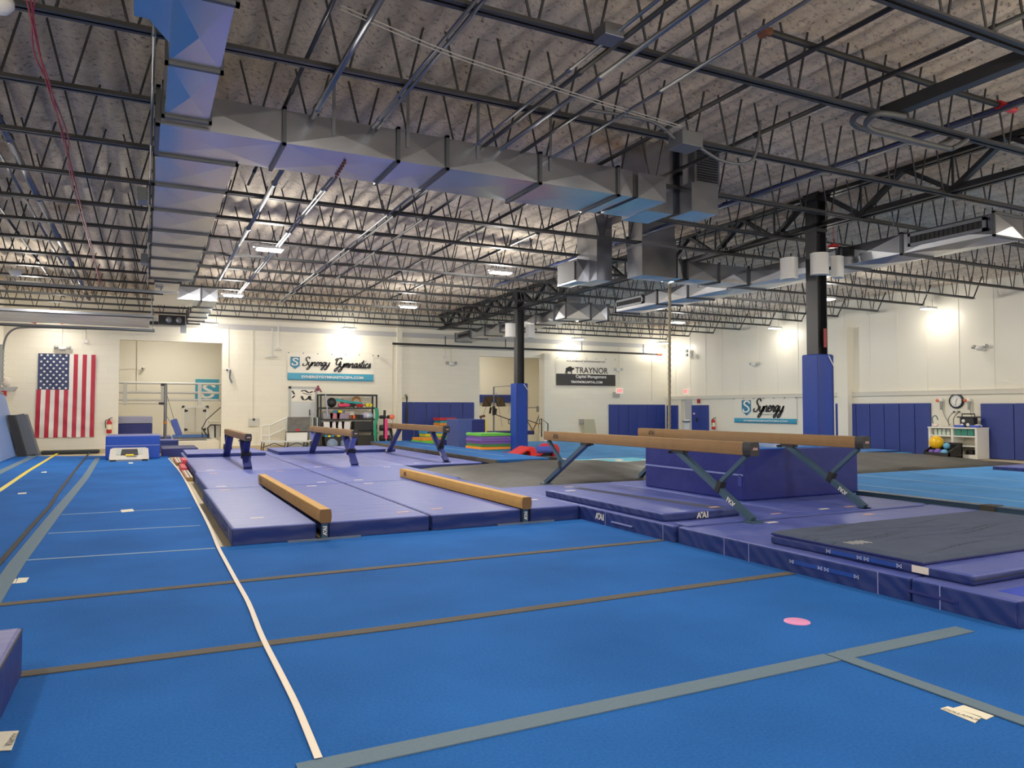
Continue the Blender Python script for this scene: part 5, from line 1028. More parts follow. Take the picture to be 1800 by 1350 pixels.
for px,m,l,hh in ((612,cream,'cream box leaning on the second shelf',.34),(620,cream,'second cream box on the second shelf',.36),(616,M('brown_box',(130,84,50),.7),'small brown box in front of the cream boxes',.14),(622,M('vivid_orange',(236,90,30),.5),'small vivid orange block on the second shelf',.14),(628,black,'low black box on the second shelf',.16),(634,black,'low black box right of another on the second shelf',.15)):
    item('small_box',l,'box',m,lambda b: b.rbox((rx(px)-.1,yr+.05+(hh>.3)*.2,s2),(rx(px)+.1,yr+.15+(hh>.3)*.2,s2+hh),.01))
for px,l in ((642,'lilac'),(647,'white'),(652,'pale blue')): item('soft_bundle','%s soft bundle near the right end of the second shelf'%l,'bundle',(M('lilac_cloth',(190,180,220),.8),white,M('pale_blue_cloth',(170,200,225),.8))[('lilac','white','pale blue').index(l)],lambda b: b.ball((rx(px),yr+.18,s2+.12),.12,12,8,0,1.))
for k in range(4):
    px = 576+10.5*k; item('white_bin','white bin on the third shelf of the rack, %s of four' % ordinal(k+1),'bin',M('white_bin',(226,222,222),.4),lambda b: (b.poly([(rx(px)-.155,yr,s1),(rx(px)+.155,yr,s1),(rx(px)+.17,yr,s1+.34),(rx(px)-.17,yr,s1+.34)],(0,.45,0)),b.box((rx(px)-.185,yr-.01,s1+.34),(rx(px)+.185,yr+.46,s1+.37))))
item('black_crate','large black crate at right on the third shelf','crate',black,lambda b: b.rbox((rx(622),yr,s1),(rx(655),yr+.5,s1+.38),.03)); item('black_tub','black tub with coloured pieces under the rack at left','tub',black,lambda b: b.poly([(rx(572),yr-.02,-.04),(rx(599),yr-.02,-.04),(rx(601),yr-.02,.42),(rx(570),yr-.02,.42)],(0,.55,0)))
item('black_tub','black tub under the rack at right','tub',black,lambda b: b.poly([(rx(629),yr-.02,-.04),(rx(656),yr-.02,-.04),(rx(658),yr-.02,.45),(rx(627),yr-.02,.45)],(0,.55,0)))
for k,(px,m,l) in enumerate(((573,skyb,'light blue'),(579,yellow,'yellow'),(584,skyb,'blue'),(595,yellow,'amber'))): item('small_ball','%s small ball in the left black tub under the rack'%l,'ball',m,lambda b: b.ball((rx(px),yr+.06,.43),.065,12,8))
for px,l in ((584,'left'),(608,'right')):
    p = W(px,778,28.3); b = B(); b.ball((p.x,28.3,.17),.21,20,14); solo(b,'exercise_ball',M('grey_blue_ball',(112,132,160),.3),'grey-blue exercise ball on the floor before the rack, %s one'%l,'ball')
b = B()
for k in range(5): x = rx(657)+.03*k; b.tube(spline([(x,yr-.06,sz[3]-.02),(x+.03,yr-.07,1.2),(x-.04-.01*k,yr-.06,.8),(x+.02,yr-.06,.1+.1*k)]),.018,5)
solo(b,'resistance_bands',M('jade_band',(44,160,120),.5),'bunch of jade green bands hanging on the right post of the rack','bands')
b = B(); x = rx(573); b.tube(spline([(x-.05,yr-.04,z5+.02),(x,yr-.05,z5-.4),(x+.04,yr-.05,z5-.9)]),.022,6); solo(b,'strap',M('lilac_band',(170,180,220),.6),'pale lilac strap hanging over the top left of the rack','strap')
yd = 29.0; x = wx(672,yd)+.1; t = thing('dumbbell_stand','black weight tree with dumbbells between the rack and the wall pads','weight stand',(x,yd,-.04)); b = B(); b.box((x-.04,yd-.04,-.04),(x+.04,yd+.04,wz(672,721,yd))); b.box((x-.3,yd-.3,-.04),(x+.3,yd+.3,.02)); b.build('post',black,t)
for py in (733,752,770):
    z = wz(672,py,yd); b = B(); b.tube([(x-.26,yd-.1,z),(x+.26,yd-.1,z)],.03,8)
    for s in (-1,1): b.tube([(x+s*.08,yd-.1,z),(x+s*.22,yd-.1,z)],.12 if py > 740 else .07,12)
    b.build('weight',black,t)
b = B(); b.box((x-.055,yd-.23,wz(672,771,yd)),(x+.055,yd-.2,wz(672,736,yd))); solo(b,'resistance_band',M('neon_pink',(240,50,130),.5),'hot pink band stretched down the front of the weight stand','band')
b = B(); b.ball((x+.26,yd-.16,wz(676,733,yd)),.11,12,8); solo(b,'orange_wrap',M('coral',(236,110,80),.6),'coral wrap hooked at the top right of the weight stand','wrap')
# conduits on the back wall
for px,y0,y1,l in ((690,600,775,'thin conduit on the wall left of the first wall pads'),(1088,605,684,'conduit dropping to the exit sign right of the sponsor banner'),(1146,615,705,'thin conduit near the right end of the back wall'),(783,612,627,'short conduit above the small white box right of the pilaster')): wall_conduit(px,y0,y1,l)
wall_box(783,628,.06,'small white box hanging under a short conduit above the first wall pads'); twin_light(W(793,640,29.9),(0,-1,0),'twin-headed emergency light above the first wall pads'); wall_conduit(793,607,636,'conduit above the emergency light over the first wall pads')
bullet_cam(W(665,625,29.8),(-.3,-1,-.2),'white camera on the back wall right of the cursive banner')
twin_light(W(1086,651,29.9),(0,-1,0),'twin-headed light on the conduit right of the sponsor banner')
def exit_sign(c, rot, label):
    t = thing('exit_sign',label,'sign',tuple(c)); c = Vector(c); n = rot @ Vector((0,0,1)); u = rot @ Vector((1,0,0)); b = B()
    b.poly([c+u*x+Vector((0,0,z))-n*.03 for x,z in ((-.19,-.13),(.19,-.13),(.19,.13),(-.19,.13))],n*.06); b.build('housing',M('exit_face',(244,226,216),.5,emit=.3),t)
    b = B(); text(b,'EXIT',.15,c+n*.034,rot,.3,bold=.03); b.build('lettering',M('exit_red',(236,60,60),.5,emit=1.2),t,0,False)
exit_sign(W(1089,687,29.85),BACK,'small red exit sign on the back wall under the sponsor banner conduit'); b = B(); p = W(1084,692,29.95); b.box((p.x-.2,p.y-.06,p.z-.16),(p.x+.15,p.y+.04,p.z+.08)); solo(b,'control_box',M('box_warm_grey',(170,168,158),.5),'grey box behind the exit sign on the back wall','box')  # plain warm grey box
exit_sign(RW(1206,688,23.5),RIGHT,'red exit sign above the door on the right wall')
# wall pads
def pads(group, where, pts, z0, z1, back=True, sub=None):
    n = len(pts)-1
    for k in range(n):
        b = B()
        if back: b.rbox((pts[k]+.008,29.93,z0),(pts[k+1]-.008,29.995,z1),.025)
        else: b.rbox((23.53,pts[k+1]+.008,z0),(23.595,pts[k]-.008,z1),.025)
        solo(b,'wall_pad',padblue,'blue wall pad, %s from the left %s' % (ordinal(k+1),where),'wall pad',group)
zt_ = wz(770,707)
x0, x1 = wx(705), wx(833); pads('wall pads left of the right opening','in the row behind the colourful mat pile',[x0+(x1-x0)*k/6 for k in range(7)],-.03,zt_)
x0, x1 = wx(1069), 23.5; pads('wall pads in the back right corner','in the back wall row by the right corner',[x0+(x1-x0)*k/6 for k in range(7)],-.03,wz(1110,711))
def ry(px, py=720): return RW(px,py).y
zr_ = RW(1230,712).z
pads('wall pads between corner and door','between corner and exit door',[29.9,29.9+(ry(1193)-29.9)*.5,ry(1193)],-.03,zr_,False)
pads('wall pads right of the exit door','right of the exit door',[ry(1217),ry(1231),ry(1247)],-.03,zr_,False)
y0, y1 = ry(1483), ry(1638); pads('wall pads right of the near column','between near column and white shelf',[y0+(y1-y0)*k/6 for k in range(7)],-.03,RW(1560,709).z,False)
y0 = ry(1725); pads('wall pads at the far right','in the row right of the white shelf',[y0,y0-1.0,y0-2.0,y0-3.0],-.03,RW(1760,709).z,False)
b = B(); b.rbox((23.5,ry(1483)+.004,-.03),(23.595,ry(1483)+.3,RW(1490,709).z),.02); solo(b,'corner_pad',padblue,'narrow blue corner pad beside the white pilaster','wall pad')
p = W(714,697,29.9); t = thing('jump_ropes','bunch of black jump ropes hanging on a hook at the first wall pads','rope',tuple(p)); b = B()
for k in range(3): b.tube(spline([(p.x+.02*k,29.88,p.z),(p.x+.05-.04*k,29.86,1.2),(p.x+.02*k,29.86,.75),(p.x+.08-.06*k,29.86,.62+.1*k)]),.025,6)
b.build('ropes',black,t); b = B(); b.ball((p.x,29.93,p.z+.04),.06,10,8); b.build('hook',M('hook_grey',(130,130,126),.4),t)
b = B(); b.tube(spline([W(704,727,29.92),W(704,706,29.92),W(708,701,29.92),W(713,699,29.92)]),.015,6); solo(b,'yellow_rope',M('pale_yellow',(220,200,90),.6),'thin yellow cord at the left edge of the first wall pads','cord')
b = B(); q0, q1 = W(1027,760,29.6), W(1046,760,29.6); zt_ = wz(1034,737,29.6); b.poly([(q0.x,29.5,-.03),(q1.x+.1,29.5,-.03),(q1.x-.1,29.5,zt_),(q0.x,29.5,zt_)],(0,.08,0)); solo(b,'leaning_board',M('tan_board',(192,184,150),.7),'tan board leaning on the back wall left of the corner pads','board'); wall_box(1022,741,.12,'small pale box low on the back wall beside the tan board',m=M('box_warm_grey',(170,168,158),.5))
# right wall door and things
t = thing('door_1','white exit door with glass in the right wall beside the blue pads','door',(23.6,(dy0+dy1)/2,0)); t['kind'] = 'structure'; b = B(); b.box((23.58,dy0,-.03),(23.66,dy0+.09,dz)); b.box((23.58,dy1-.09,-.03),(23.66,dy1,dz)); b.box((23.58,dy0,dz-.09),(23.66,dy1,dz)); b.build('door_frame',white,t)
b = B(); b.box((23.62,dy0+.09,-.03),(23.66,dy1-.09,dz-.09)); le = b.build('door_leaf',M('door_pale',(222,224,222),.4),t); b = B(); b.box((23.612,dy0+.25,1.0),(23.622,dy1-.25,dz-.3)); b.build('glass_pane',M('door_glass',(230,238,238),.35),le); b = B(); b.box((23.56,dy0+.15,.86),(23.62,dy1-.15,.93)); b.build('push_bar',M('bar_steel',(150,152,152),.35,.8),le); b = B(); b.box((23.56,dy0+.3,dz-.24),(23.66,dy0+.8,dz-.17)); b.build('closer',M('bar_steel',(150,152,152),.35,.8),t)
def extinguisher(c, label):
    t = thing('fire_extinguisher',label,'fire extinguisher',tuple(c)); x,y,z = c; b = B(); b.lathe([(.001,-.24),(.08,-.23),(.085,-.2),(.085,.14),(.06,.2),(.025,.23),(.025,.26),(.001,.26)],c,16); b.build('cylinder',redp,t)
    b = B(); b.obar((x-.02,y,z+.27),(x+.1,y-.05,z+.33),.03,.02); b.obar((x-.02,y,z+.26),(x+.1,y-.05,z+.26),.03,.015); b.tube(spline([(x-.02,y,z+.25),(x-.12,y-.02,z+.2),(x-.11,y-.03,z-.05)]),.014,6); b.build('valve_hose',black,t); b = B(); b.lathe([(.0862,-.1),(.0862,.08)],c,16); b.build('paper_tag',M('tag_cream',(232,222,190),.6),t)
extinguisher(tuple(RW(1254,746,23.45)),'red fire extinguisher on the right wall beside the exit door pads'); extinguisher(tuple(W(192,750,29.85)),'red fire extinguisher on the back wall right of the flag')
p = RW(1228,705,23.55); b = B(); b.box((p.x-.04,p.y-.07,p.z-.1),(p.x+.04,p.y+.07,p.z+.1)); solo(b,'fire_alarm',M('alarm_red',(150,30,30),.5),'small dark red fire alarm above the pads right of the exit door','alarm')
p = RW(1225,738,23.52); b = B(); b.box((p.x-.01,p.y-.06,p.z-.1),(p.x,p.y+.06,p.z+.1)); solo(b,'door_handle_plate',black,'small black handle plate on the pads right of the exit door','handle'); p = RW(1220,727,23.52); b = B(); b.box((p.x-.01,p.y-.07,p.z-.04),(p.x,p.y+.07,p.z+.04)); solo(b,'small_sign',M('sign_rose',(220,190,190),.6),'small pale sign on the pads right of the exit door','sign')
twin_light(RW(1724,612,23.55),(-1,0,0),'twin-headed emergency light high on the right wall above the clock'); twin_light(RW(1327,641,23.55),(-1,0,0),'twin-headed emergency light high on the right wall above the shield banner')
for px,py,l in ((1207,617,'upper left'),(1207,624,'lower left'),(1215,624,'right')): p = RW(px,py,23.5); b = B(); b.rbox((p.x-.05,p.y-.07,p.z-.07),(p.x+.05,p.y+.07,p.z+.07),.02); solo(b,'sensor_box',M('sensor_grey',(170,172,170),.5),'small grey sensor high on the right wall, %s of three'%l,'sensor')
p = RW(1681,705,23.57); t = thing('wall_clock','round wall clock with dark rim and white face above the white shelf','clock',tuple(p)); b = B(); b.lathe([(.19,-.03),(.235,-.03),(.25,0),(.24,.03)],tuple(p),28,0,'x'); b.build('rim',M('clock_rim',(40,44,60),.3,.4),t)
b = B(); b.lathe([(.001,-.012),(.2,-.012)],tuple(p),28,0,'x'); b.build('face',white,t); b = B()
for k in range(12): a = k*PI/6; b.obar(p+Vector((-.016,.15*math.sin(a),.15*math.cos(a))),p+Vector((-.016,.18*math.sin(a),.18*math.cos(a))),.012,.004,up=(1,0,0))
for a,L,w in ((.5,.1,.014),(3.3,.15,.01)): b.obar(p+Vector((-.02,0,0)),p+Vector((-.02,-L*math.sin(a),L*math.cos(a))),w,.004,up=(1,0,0))
b.build('hands',ink,t)
for px,l in ((1655,'left'),(1704,'right')):
    p = RW(px,704,23.52); t = thing('wall_receptacle','white wall fitting with orange knob %s of the clock' % l,'fitting',tuple(p)); b = B(); b.ball(p+Vector((0,.03,0)),.09,14,10); b.build('plate',white,t); b = B(); b.ball(p+Vector((-.09,.08,0)),.055,12,8); b.build('knob',M('knob_orange',(228,104,50),.4),t); b = B(); b.tube([p+Vector((-.04,-.02,-.03)),p+Vector((-.06,-.02,-.3))],[.05,.04],10); b.build('horn',M('horn_grey',(150,150,142),.5),t)
    b = B(); e = RW(1670 if l == 'left' else 1714,748,23.5); b.tube(spline([tuple(p+Vector((-.05,-.04,-.2))),((p.x+e.x)/2,p.y+(e.y-p.y)*.35,p.z-.5),tuple(e)]),.014,6); b.build('cord',M('cord_grey',(150,146,136),.6),t)
p = RW(1677,722,23.57); t = thing('power_outlets','white double wall outlet with two plugged cords under the clock','outlet',tuple(p)); b = B(); b.box((p.x-.01,p.y-.1,p.z-.05),(p.x,p.y+.14,p.z+.05)); b.build('plate',white,t)
for px in (1677,1686): 
    q0 = RW(px,724,23.53); q1 = RW(px-9,748,23.45); b = B(); b.ball(q0,.035,10,8); b.tube(spline([tuple(q0),((q0.x+q1.x)/2-.1,q0.y+(q1.y-q0.y)*.7,q0.z-.2),tuple(q1)]),.012,6); b.build('cord',M('cord_dark',(90,86,80),.6),t)
# white shelf unit
yl, yrr = ry(1634,780), ry(1716,780); X0 = 22.9; zt_ = RW(1675,751,X0).z
yl, yrr = RW(1634,780,X0).y, RW(1716,790,X0).y
t = thing('shelf_unit','white open shelf unit against the right wall under the clock','shelf',(X0,(yl+yrr)/2,-.03)); ym_ = (yl+yrr)/2; H_ = zt_
b = B(); b.box((X0-.03,yrr-.04,H_-.04),(23.52,yl+.04,H_)); b.build('top_board',white,t)
for y in (yl,ym_,yrr): b = B(); b.box((X0,y-.035,-.03),(23.5,y+.035,H_-.04)); b.build('upright',white,t)
for y0,y1 in ((yl,ym_),(ym_,yrr)):
    for f in (.08,.38,.7): b = B(); b.box((X0+.02,y1+.035,H_*f-.02),(23.48,y0-.035,H_*f+.02)); b.build('shelf_board',white,t)
b = B(); b.box((23.48,yrr,-.03),(23.51,yl,H_-.04)); b.build('back_panel',cream,t); b = B(); b.box((X0-.005,yrr,-.03),(X0+.02,yl,H_*.08)); b.build('plinth',white,t)
zs3 = H_*.7+.022
for k in range(5): y = yl-.14-.14*k; b = B(); b.rbox((X0+.1,y-.05,zs3),(X0+.25,y+.05,zs3+.19-.05*(k == 4)),.01); solo(b,'pale_jar',M('mint_white',(206,222,208),.5),'pale mint container on the upper left shelf, %s from the left' % ordinal(k+1),'container','pale containers on the white shelf')
for k in range(3): y = ym_-.15-.2*k; b = B(); b.rbox((X0+.06,y-.095,zs3),(X0+.36,y+.095,zs3+.24),.015); solo(b,'teal_bin',M('teal_bin',(52,134,116),.5),'teal green bin on the upper right shelf, %s from the left' % ordinal(k+1),'bin','teal bins on the white shelf')
b = B(); b.rbox((X0+.05,yrr+.15,H_*.08+.022),(X0+.3,yrr+.35,H_*.08+.16),.02); solo(b,'black_case',black,'small black case on the lowest right shelf','case'); b = B(); b.rbox((X0+.05,ym_-.1,H_*.08+.022),(X0+.3,yrr+.42,H_*.08+.1),.01); solo(b,'grey_tray',M('tray_grey',(170,166,150),.6),'grey tray on the lowest right shelf beside the black case','tray')
p = RW(1644,750,X0+.2); t = thing('desk_lamp','small grey device with a curved arm on the left of the white shelf top','device',(p.x,p.y,H_)); b = B(); b.ball((p.x,p.y,H_+.06),.1,12,8,0,.6); b.build('base',M('rosy_white',(230,214,206),.5),t); b = B(); b.tube(spline([(p.x,p.y+.06,H_+.06),(p.x,p.y+.1,H_+.28),(p.x,p.y-.02,H_+.36),(p.x,p.y-.1,H_+.22)]),.02,8); b.build('arm',M('device_grey',(104,124,124),.4),t)
p = RW(1699,745,X0+.25); t = thing('portable_stereo','black box stereo with handle on the white shelf top','stereo',(p.x,p.y,H_)); b = B(); b.rbox((p.x,p.y-.22,H_),(p.x+.22,p.y+.22,H_+.3),.02); b.build('case',black,t); b = B(); b.box((p.x-.02,p.y-.3,H_+.3),(p.x+.24,p.y+.3,H_+.34)); b.tube([(p.x+.1,p.y-.2,H_+.34),(p.x+.1,p.y-.2,H_+.42),(p.x+.1,p.y+.2,H_+.42),(p.x+.1,p.y+.2,H_+.34)],.02,6); b.build('handle',blackm,t)
for dy,dz_ in ((.1,.2),(-.04,.08),(.15,.06)): b = B(); b.lathe([(.001,-.01),(.05,-.01),(.055,0)],(p.x-.001,p.y+dy,H_+dz_),12,0,'x'); b.build('dial',white,t)
for px,l in ((1686,'left'),(1714,'right')): q = RW(px,748,X0+.2); b = B(); b.rbox((q.x-.06,q.y-.16,H_),(q.x+.06,q.y+.16,H_+.07),.03); solo(b,'blue_tool',M('tool_blue',(50,80,190),.4),'blue hand tool on the white shelf top, %s of the black stereo'%l,'tool')
b = B(); q = RW(1719,749,X0+.3); b.ball((q.x,q.y,H_+.05),.12,14,8,0,.45); solo(b,'white_bowl',offw,'white rounded lump at the right end of the white shelf top','bowl')
# ball bin
pb = RW(1652,800,22.35); t = thing('ball_bin','black slanted bin of balls in front of the white shelf unit','bin',(22.3,pb.y,0)); ya, yb_ = RW(1631,790,22.3).y, RW(1676,790,22.3).y
b = B(); b.box((22.1,yb_,0),(22.75,ya,.04)); b.poly([(22.1,ya,.0),(22.75,ya,.0),(22.75,ya,.46),(22.1,ya,.2)],(0,-.04,0)); b.poly([(22.1,yb_,.0),(22.75,yb_,.0),(22.75,yb_,.46),(22.1,yb_,.2)],(0,.04,0)); b.box((22.7,yb_,0),(22.75,ya,.46)); b.box((22.1,yb_,0),(22.13,ya,.16)); b.build('bin_body',black,t)
b = B(); b.tube([(22.4,yb_-.14,.44),(22.4,yb_+.1,.44)],.025,8); b.build('handle',black,t)
for px,r,z,x,m,l in ((1646,.21,.46,22.42,M('ball_yellow',(246,190,10),.3),'large yellow ball on top of the black ball bin'),(1638,.1,.15,22.25,purple,'small purple ball at the left in the ball bin'),(1649,.12,.16,22.25,purple,'larger purple ball in the middle of the ball bin'),(1660,.11,.15,22.25,M('ball_cyan',(100,180,224),.3),'light blue ball at the right in the ball bin'),(1664,.1,.36,22.45,M('ball_cyan',(100,180,224),.3),'light blue ball resting high at the right of the ball bin')):
    q = RW(px,790,x); b = B(); b.ball((x,q.y,z),r,22,14); solo(b,'ball',m,l,'ball','balls in the black bin')
# ------------------------------------------------------------------ left alcove
Ya = 35.5; Yk = 33.0
t = thing('guard_rail','white guard rail with three bars in the left wall opening','railing',tuple(W(300,690,Yk)))
for py in (674,690,703): b = B(); p = W(300,py,Yk); b.tube([(o1a-.8,Yk,p.z),(o1b+.8,Yk,p.z)],.045 if py != 690 else .05,8); b.build('bar',M('rail_white',(216,216,210),.4),t)
for px in (220,286,351): b = B(); p = W(px,690,Yk); b.box((p.x-.07,Yk-.05,wz(px,713,Yk)),(p.x+.07,Yk+.05,wz(px,674,Yk))); b.build('post',M('rail_white',(216,216,210),.4),t)
b = B(); p0, p1 = W(343,702,Ya-.03), W(385,667,Ya-.03); b.box((p0.x,Ya-.04,p0.z),(p1.x,Ya-.01,p1.z)); t = thing('wall_sign','teal square sign with a white curved letter high in the left opening','sign',(p0.x,Ya,p0.z)); b.build('board',teal,t); b = B(); put = lambda x,y,d: Vector((p0.x+x,Ya-.04-d,p0.z+y)); esS(b,put,(p1.x-p0.x)*.54,(p1.z-p0.z)*.42,(p1.x-p0.x)*.5,.01,.3); b.build('letter',white,t,0,False)
t = thing('double_door','white double cabinet doors with black hinges in the left opening','cupboard',tuple(W(344,760,Ya))); x0, x1 = W(324,740,Ya).x, W(362,740,Ya).x; z0, z1 = wz(344,760,Ya), wz(344,717,Ya); xm = (x0+x1)/2
b = B(); b.box((x0-.1,Ya-.06,z0),(x0,Ya-.01,z1+.1)); b.box((x1,Ya-.06,z0),(x1+.1,Ya-.01,z1+.1)); b.box((x0-.1,Ya-.06,z1),(x1+.1,Ya-.01,z1+.1)); b.build('door_frame',white,t)
for s,(xa,xb_) in ((-1,(x0,xm-.01)),(1,(xm+.01,x1))):
    b = B(); b.box((xa,Ya-.05,z0),(xb_,Ya-.02,z1)); d = b.build('door',M('door_white',(222,218,204),.5),t)
    for py in (722,755): b = B(); z = wz(344,py,Ya); xx = x0 if s < 0 else x1; b.poly([(xx,Ya-.07,z-.07),(xx-s*.14,Ya-.07,z-.03),(xx-s*.14,Ya-.07,z+.03),(xx,Ya-.07,z+.07)],(0,.02,0)); b.build('hinge',black,d)
bullet_cam(W(252,647,Ya-.2),(-.4,-1,-.2),'white camera high inside the left opening'); cable_drop([W(241,592,Ya-.05),W(241,645,Ya-.05),W(240,690,Ya-.05)],'conduit on the alcove wall inside the left opening',.02)
cable_drop([W(209,649,Ya-.05),W(235,648,Ya-.05),W(248,650,Ya-.05)],'thin cable running to the camera inside the left opening',.012)
t = thing('uneven_bars','grey steel bar stand with black fittings and cables in the left opening','bars',tuple(W(290,765,32.2))); q = W(290,760,32.2); b = B(); b.tube([(q.x,32.2,.301),(q.x,32.2,wz(290,676,32.2))],.06,10); b.build('upright',M('upright_grey',(126,130,136),.35,.7),t)
b = B(); b.tube([(q.x+.04,32.2,wz(290,676,32.2)),(q.x-.18,32.2,wz(290,676,32.2))],.05,8); b.tube([(q.x,32.2,wz(287,709,32.2)),(q.x-.24,32.2,wz(287,709,32.2))],.05,8); b.build('bracket',black,t); b = B(); b.tube([(q.x-.1,32.2,wz(287,709,32.2)),(o1a-.5,32.2,wz(210,709,32.2))],.03,8); b.build('low_bar',M('bar_pale',(206,200,184),.5),t)
b = B(); b.tube([W(292,690,32.2),W(316,772,32.0)],.012,5); b.tube([W(291,728,32.2),W(312,765,32.0)],.012,5); b.build('cable',M('cable_grey',(120,120,118),.5),t); b = B(); z = wz(287,745,32.2); b.tube([(q.x,32.2,z),(q.x,32.2,z+.1)],.068,10); b.build('orange_band',orange,t)
b = B(); p0, p1 = W(305,737,31.6), W(315,765,31.6); b.obar(p0,p1,.24,.2,up=(0,1,0)); solo(b,'hanging_pad',M('pad_royal',(60,86,176),.45),'slanted royal blue pad hanging on the bar cables in the left opening','pad',bevel=.03)
b = B(); p0, p1 = W(283,775,30.6), W(385,775,30.6); b.rbox((p0.x,30.3,-.04),(p1.x,34.6,.3),.02); solo(b,'trampoline_deck',M('deck_white',(222,214,196),.5),'pale raised trampoline deck in the left opening','deck')
for y0,y1,x0,x1,l in ((32.6,34.3,p0.x+.5,p1.x-.1,'farther'),(30.9,31.9,p0.x+.5,p1.x-.4,'nearer')): b = B(); b.box((x0,y0,.3),(x1,y1,.31)); solo(b,'trampoline_bed',M('bed_grey',(62,62,66),.8),'%s dark bed on the pale trampoline deck in the left opening'%l,'trampoline')
b = B(); b.box((p0.x+.02,30.9,.3),(p0.x+.45,31.9,.312)); solo(b,'brown_pad',M('brown_pad',(166,130,92),.6),'brown pad left of the nearer dark trampoline bed','pad'); b = B(); b.rbox((p0.x+.02,32.5,.3),(p0.x+.42,34.2,.42),.03); solo(b,'spotting_mat',mat_top2,'lilac blue mat left of the farther dark trampoline bed','mat')
b = B(); b.box((p0.x+.5,34.35,.3),(p1.x,34.6,.42)); solo(b,'edge_pad',M('edge_blue',(70,120,200),.5),'blue edge pad along the back of the trampoline deck','pad')
t = thing('spotting_stand','black tubular frame with pale seat at the right of the left opening','frame',tuple(W(378,765,32.4))); b = B(); b.tube([W(356,768,32.4),W(354,752,32.4),W(367,769,32.4)],.035,6); b.tube([W(367,769,32.4),W(365,752,32.4),W(370,747,32.4),W(388,747,32.4),W(388,768,32.4)],.03,6); b.tube([W(378,769,32.4),W(378,746,32.4)],.035,6); b.tube([W(355,753,32.4),W(363,738,32.4),W(388,716,32.4)],.02,6); b.build('tubes',blackm,t); b = B(); p = W(378,741,32.4); b.rbox((p.x-.25,32.2,p.z-.05),(p.x+.3,32.6,p.z+.05),.03); b.build('seat',M('seat_cream',(212,206,186),.6),t)
b = B(); p = W(366,757,32.5); b.box((p.x+.05,32.5,p.z-.3),(p.x+.5,32.53,p.z+.2)); b.build('paper_sheet',white,t)
# ------------------------------------------------------------------ right alcove
b = B(); p0 = W(843,694,Ya-.1); z0, z1 = wz(880,708,Ya-.1), wz(880,694,Ya-.1); xs_ = [o2a-1.2+ .92*k for k in range(8)]
for k in range(7): b = B(); b.rbox((xs_[k],Ya-.14,z0),(xs_[k+1]-.012,Ya-.02,z1),.02); solo(b,'band_pad',padblue,'short blue pad in the band across the right opening, %s from the left'%ordinal(k+1),'wall pad','blue pad band in the right opening')
t = thing('high_bar','steel high bar stand with black fittings and cables in the right opening','bars',tuple(W(868,755,32))); q = W(868,750,32.0); b = B(); b.tube([(q.x,32,.401),(q.x,32,wz(869,680,32))],.04,10); b.build('upright',M('upright_grey',(126,130,136),.35,.7),t); q2 = W(920,677,31.2); b = B(); b.tube([(q.x,32,wz(869,680,32)),tuple(q2)],.02,8); b.build('bar',M('bar_steel',(150,152,152),.35,.8),t)
b = B(); b.tube([W(849,731,31.8),W(858,705,32.0)],.01,5); b.tube([W(883,750,31.5),W(872,690,32.0)],.01,5); b.tube([W(893,725,31.5),W(901,695,32)],.01,5); b.build('cable',M('cable_grey',(120,120,118),.5),t)
b = B(); b.tube([W(868,714,31.9),W(868,730,31.9)],.075,8); b.tube([W(863,716,31.8),W(861,727,31.8)],.05,6); b.tube([W(872,718,31.8),W(871,729,31.8)],.05,6); b.build('clamps',black,t)
for x0,x1,ya_,yb2,l,s in ((850,864,697,714,'left',1),(872,886,698,714,'right',-1)):
    t = thing('spotting_block','brown framed square board at the %s of the high bar upright'%l,'board',tuple(W(x0,705,31.9))); p0, p1 = W(x0,yb2,31.9), W(x1,ya_,31.9); sh = .06*s; b = B(); b.poly([(p0.x-sh,31.9,p0.z),(p1.x-sh,31.9,p0.z),(p1.x+sh,31.9,p1.z),(p0.x+sh,31.9,p1.z)],(0,.05,0)); b.build('board',M('brown_board',(92,68,36),.7),t)
    b = B(); c = [(p0.x-sh,31.89,p0.z),(p1.x-sh,31.89,p0.z),(p1.x+sh,31.89,p1.z),(p0.x+sh,31.89,p1.z)]; b.tube(c+[c[0]],.025,6); b.tube([c[0],c[2]] if s < 0 else [c[3],c[1]],.022,6); b.build('frame',M('frame_dark',(64,62,60),.4,.5),t)
t = thing('pit_platform','pale platform with dark bed in the right opening','deck',tuple(W(900,770,30.4))); b = B(); b.box((o2a-.5,30.3,-.04),(o2b+.4,34,.32)); b.build('deck',M('deck_cream',(214,206,180),.6),t); b = B(); b.rbox((o2a-.5,30.5,.32),(o2b-.1,31.0,.5),.04); b.build('edge_pad',navy,t); b = B(); b.box((o2a,31.05,.32),(o2b-.2,33.6,.4)); b.build('bed',M('bed_grey',(62,62,66),.8),t)
t = thing('stair_rail','black pipe stair railing at the right opening','railing',tuple(W(940,770,29.7))); b = B(); Yq = 29.7; b.tube([W(872,729,Yq),W(896,738,Yq)],.022,6); b.tube([W(898,768,Yq),W(898,737,Yq)],.03,6); b.tube([W(897,745,Yq),W(894,745,Yq),W(894,737,Yq),W(898,736,Yq)],.02,6); b.build('left_rail',black,t)
b = B(); b.tube([W(923,737,Yq),W(946,745,Yq)],.022,6); b.tube([W(952,768,Yq),W(952,736,Yq),W(963,745,Yq),W(963,770,Yq)],.028,6); b.tube([W(951,745,Yq),W(948,745,Yq),W(948,737,Yq),W(952,736,Yq)],.02,6); b.build('right_rail',black,t)
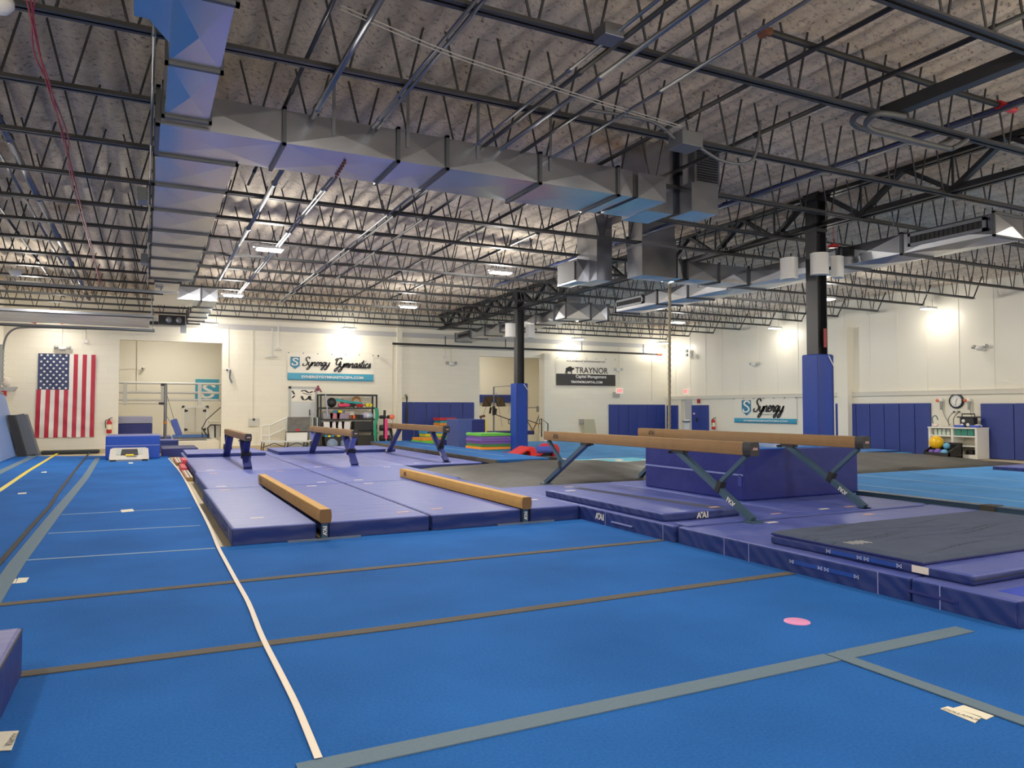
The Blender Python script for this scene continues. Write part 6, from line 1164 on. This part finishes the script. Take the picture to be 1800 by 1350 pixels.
t = thing('parallel_bars','grey angled bar apparatus with orange clamps in the right opening','bars',tuple(W(940,755,31.0))); b = B(); b.tube([W(924,717,31.4),W(951,716,31.4)],.02,6); b.tube([W(952,720,31.2),W(937,757,31.2)],.03,6); b.tube([W(937,757,31.2),W(927,740,31.2)],.025,6); b.tube([W(948,762,31.2),W(947,745,31.2)],.03,6); b.tube([W(935,757,31.2),W(939,765,31.2)],.025,6); b.build('tubes',M('upright_grey',(126,130,136),.35,.7),t); b = B(); b.box(tuple(W(945,724,31.3)),tuple(W(951,714,31.42))); b.build('bracket',M('bar_steel',(150,152,152),.35,.8),t)
for px,py in ((934,754),(942,746),(948,754)): p = W(px,py,31.15); b = B(); b.ball(p,.05,8,6); b.build('clamp',orange,t)
b = B(); b.obar(W(844,733,30.9),W(852,731,30.9),.12,.1); b.tube([W(844,733,30.9),W(846,737,30.9)],.03,6); solo(b,'spotting_grip',M('brown_leather',(100,60,44),.6),'brown padded handle above the slate blue block','handle')
# left edge door track and shelf
t = thing('door_track','vertical grey door track with notches at the far left edge','track',(XL+.1,28.8,0)); b = B(); b.box((XL+.04,28.75,0),(XL+.14,28.85,3.6)); 
for k in range(22): b.box((XL+.14,28.72,.2+.15*k),(XL+.2,28.88,.26+.15*k))
b.build('track',M('track_grey',(150,152,150),.4,.5),t)
b = B(); p = W(12,680,29.4); b.poly([(p.x-.4,29.2,p.z),(p.x+.28,29.2,p.z),(p.x+.2,29.2,p.z-.14),(p.x-.4,29.2,p.z-.14)],(0,.5,0)); solo(b,'wall_shelf',M('shelf_grey',(176,176,172),.5),'small grey shelf on the wall at the far left edge','shelf')
b = B(); b.ball((p.x-.02,29.4,p.z+.16),.16,12,8); solo(b,'cream_bag',M('cream_cloth',(226,216,200),.8),'small cream lump on the grey shelf at the far left','bag')
b = B(); p = W(8,690,29.3); b.box((p.x-.1,29.2,p.z-.12),(p.x+.06,29.4,p.z+.06)); solo(b,'red_box',redp,'small red box under the grey shelf at the far left','box')
for o in bpy.data.objects:
    if '_o' in o.keys(): del o['_o']
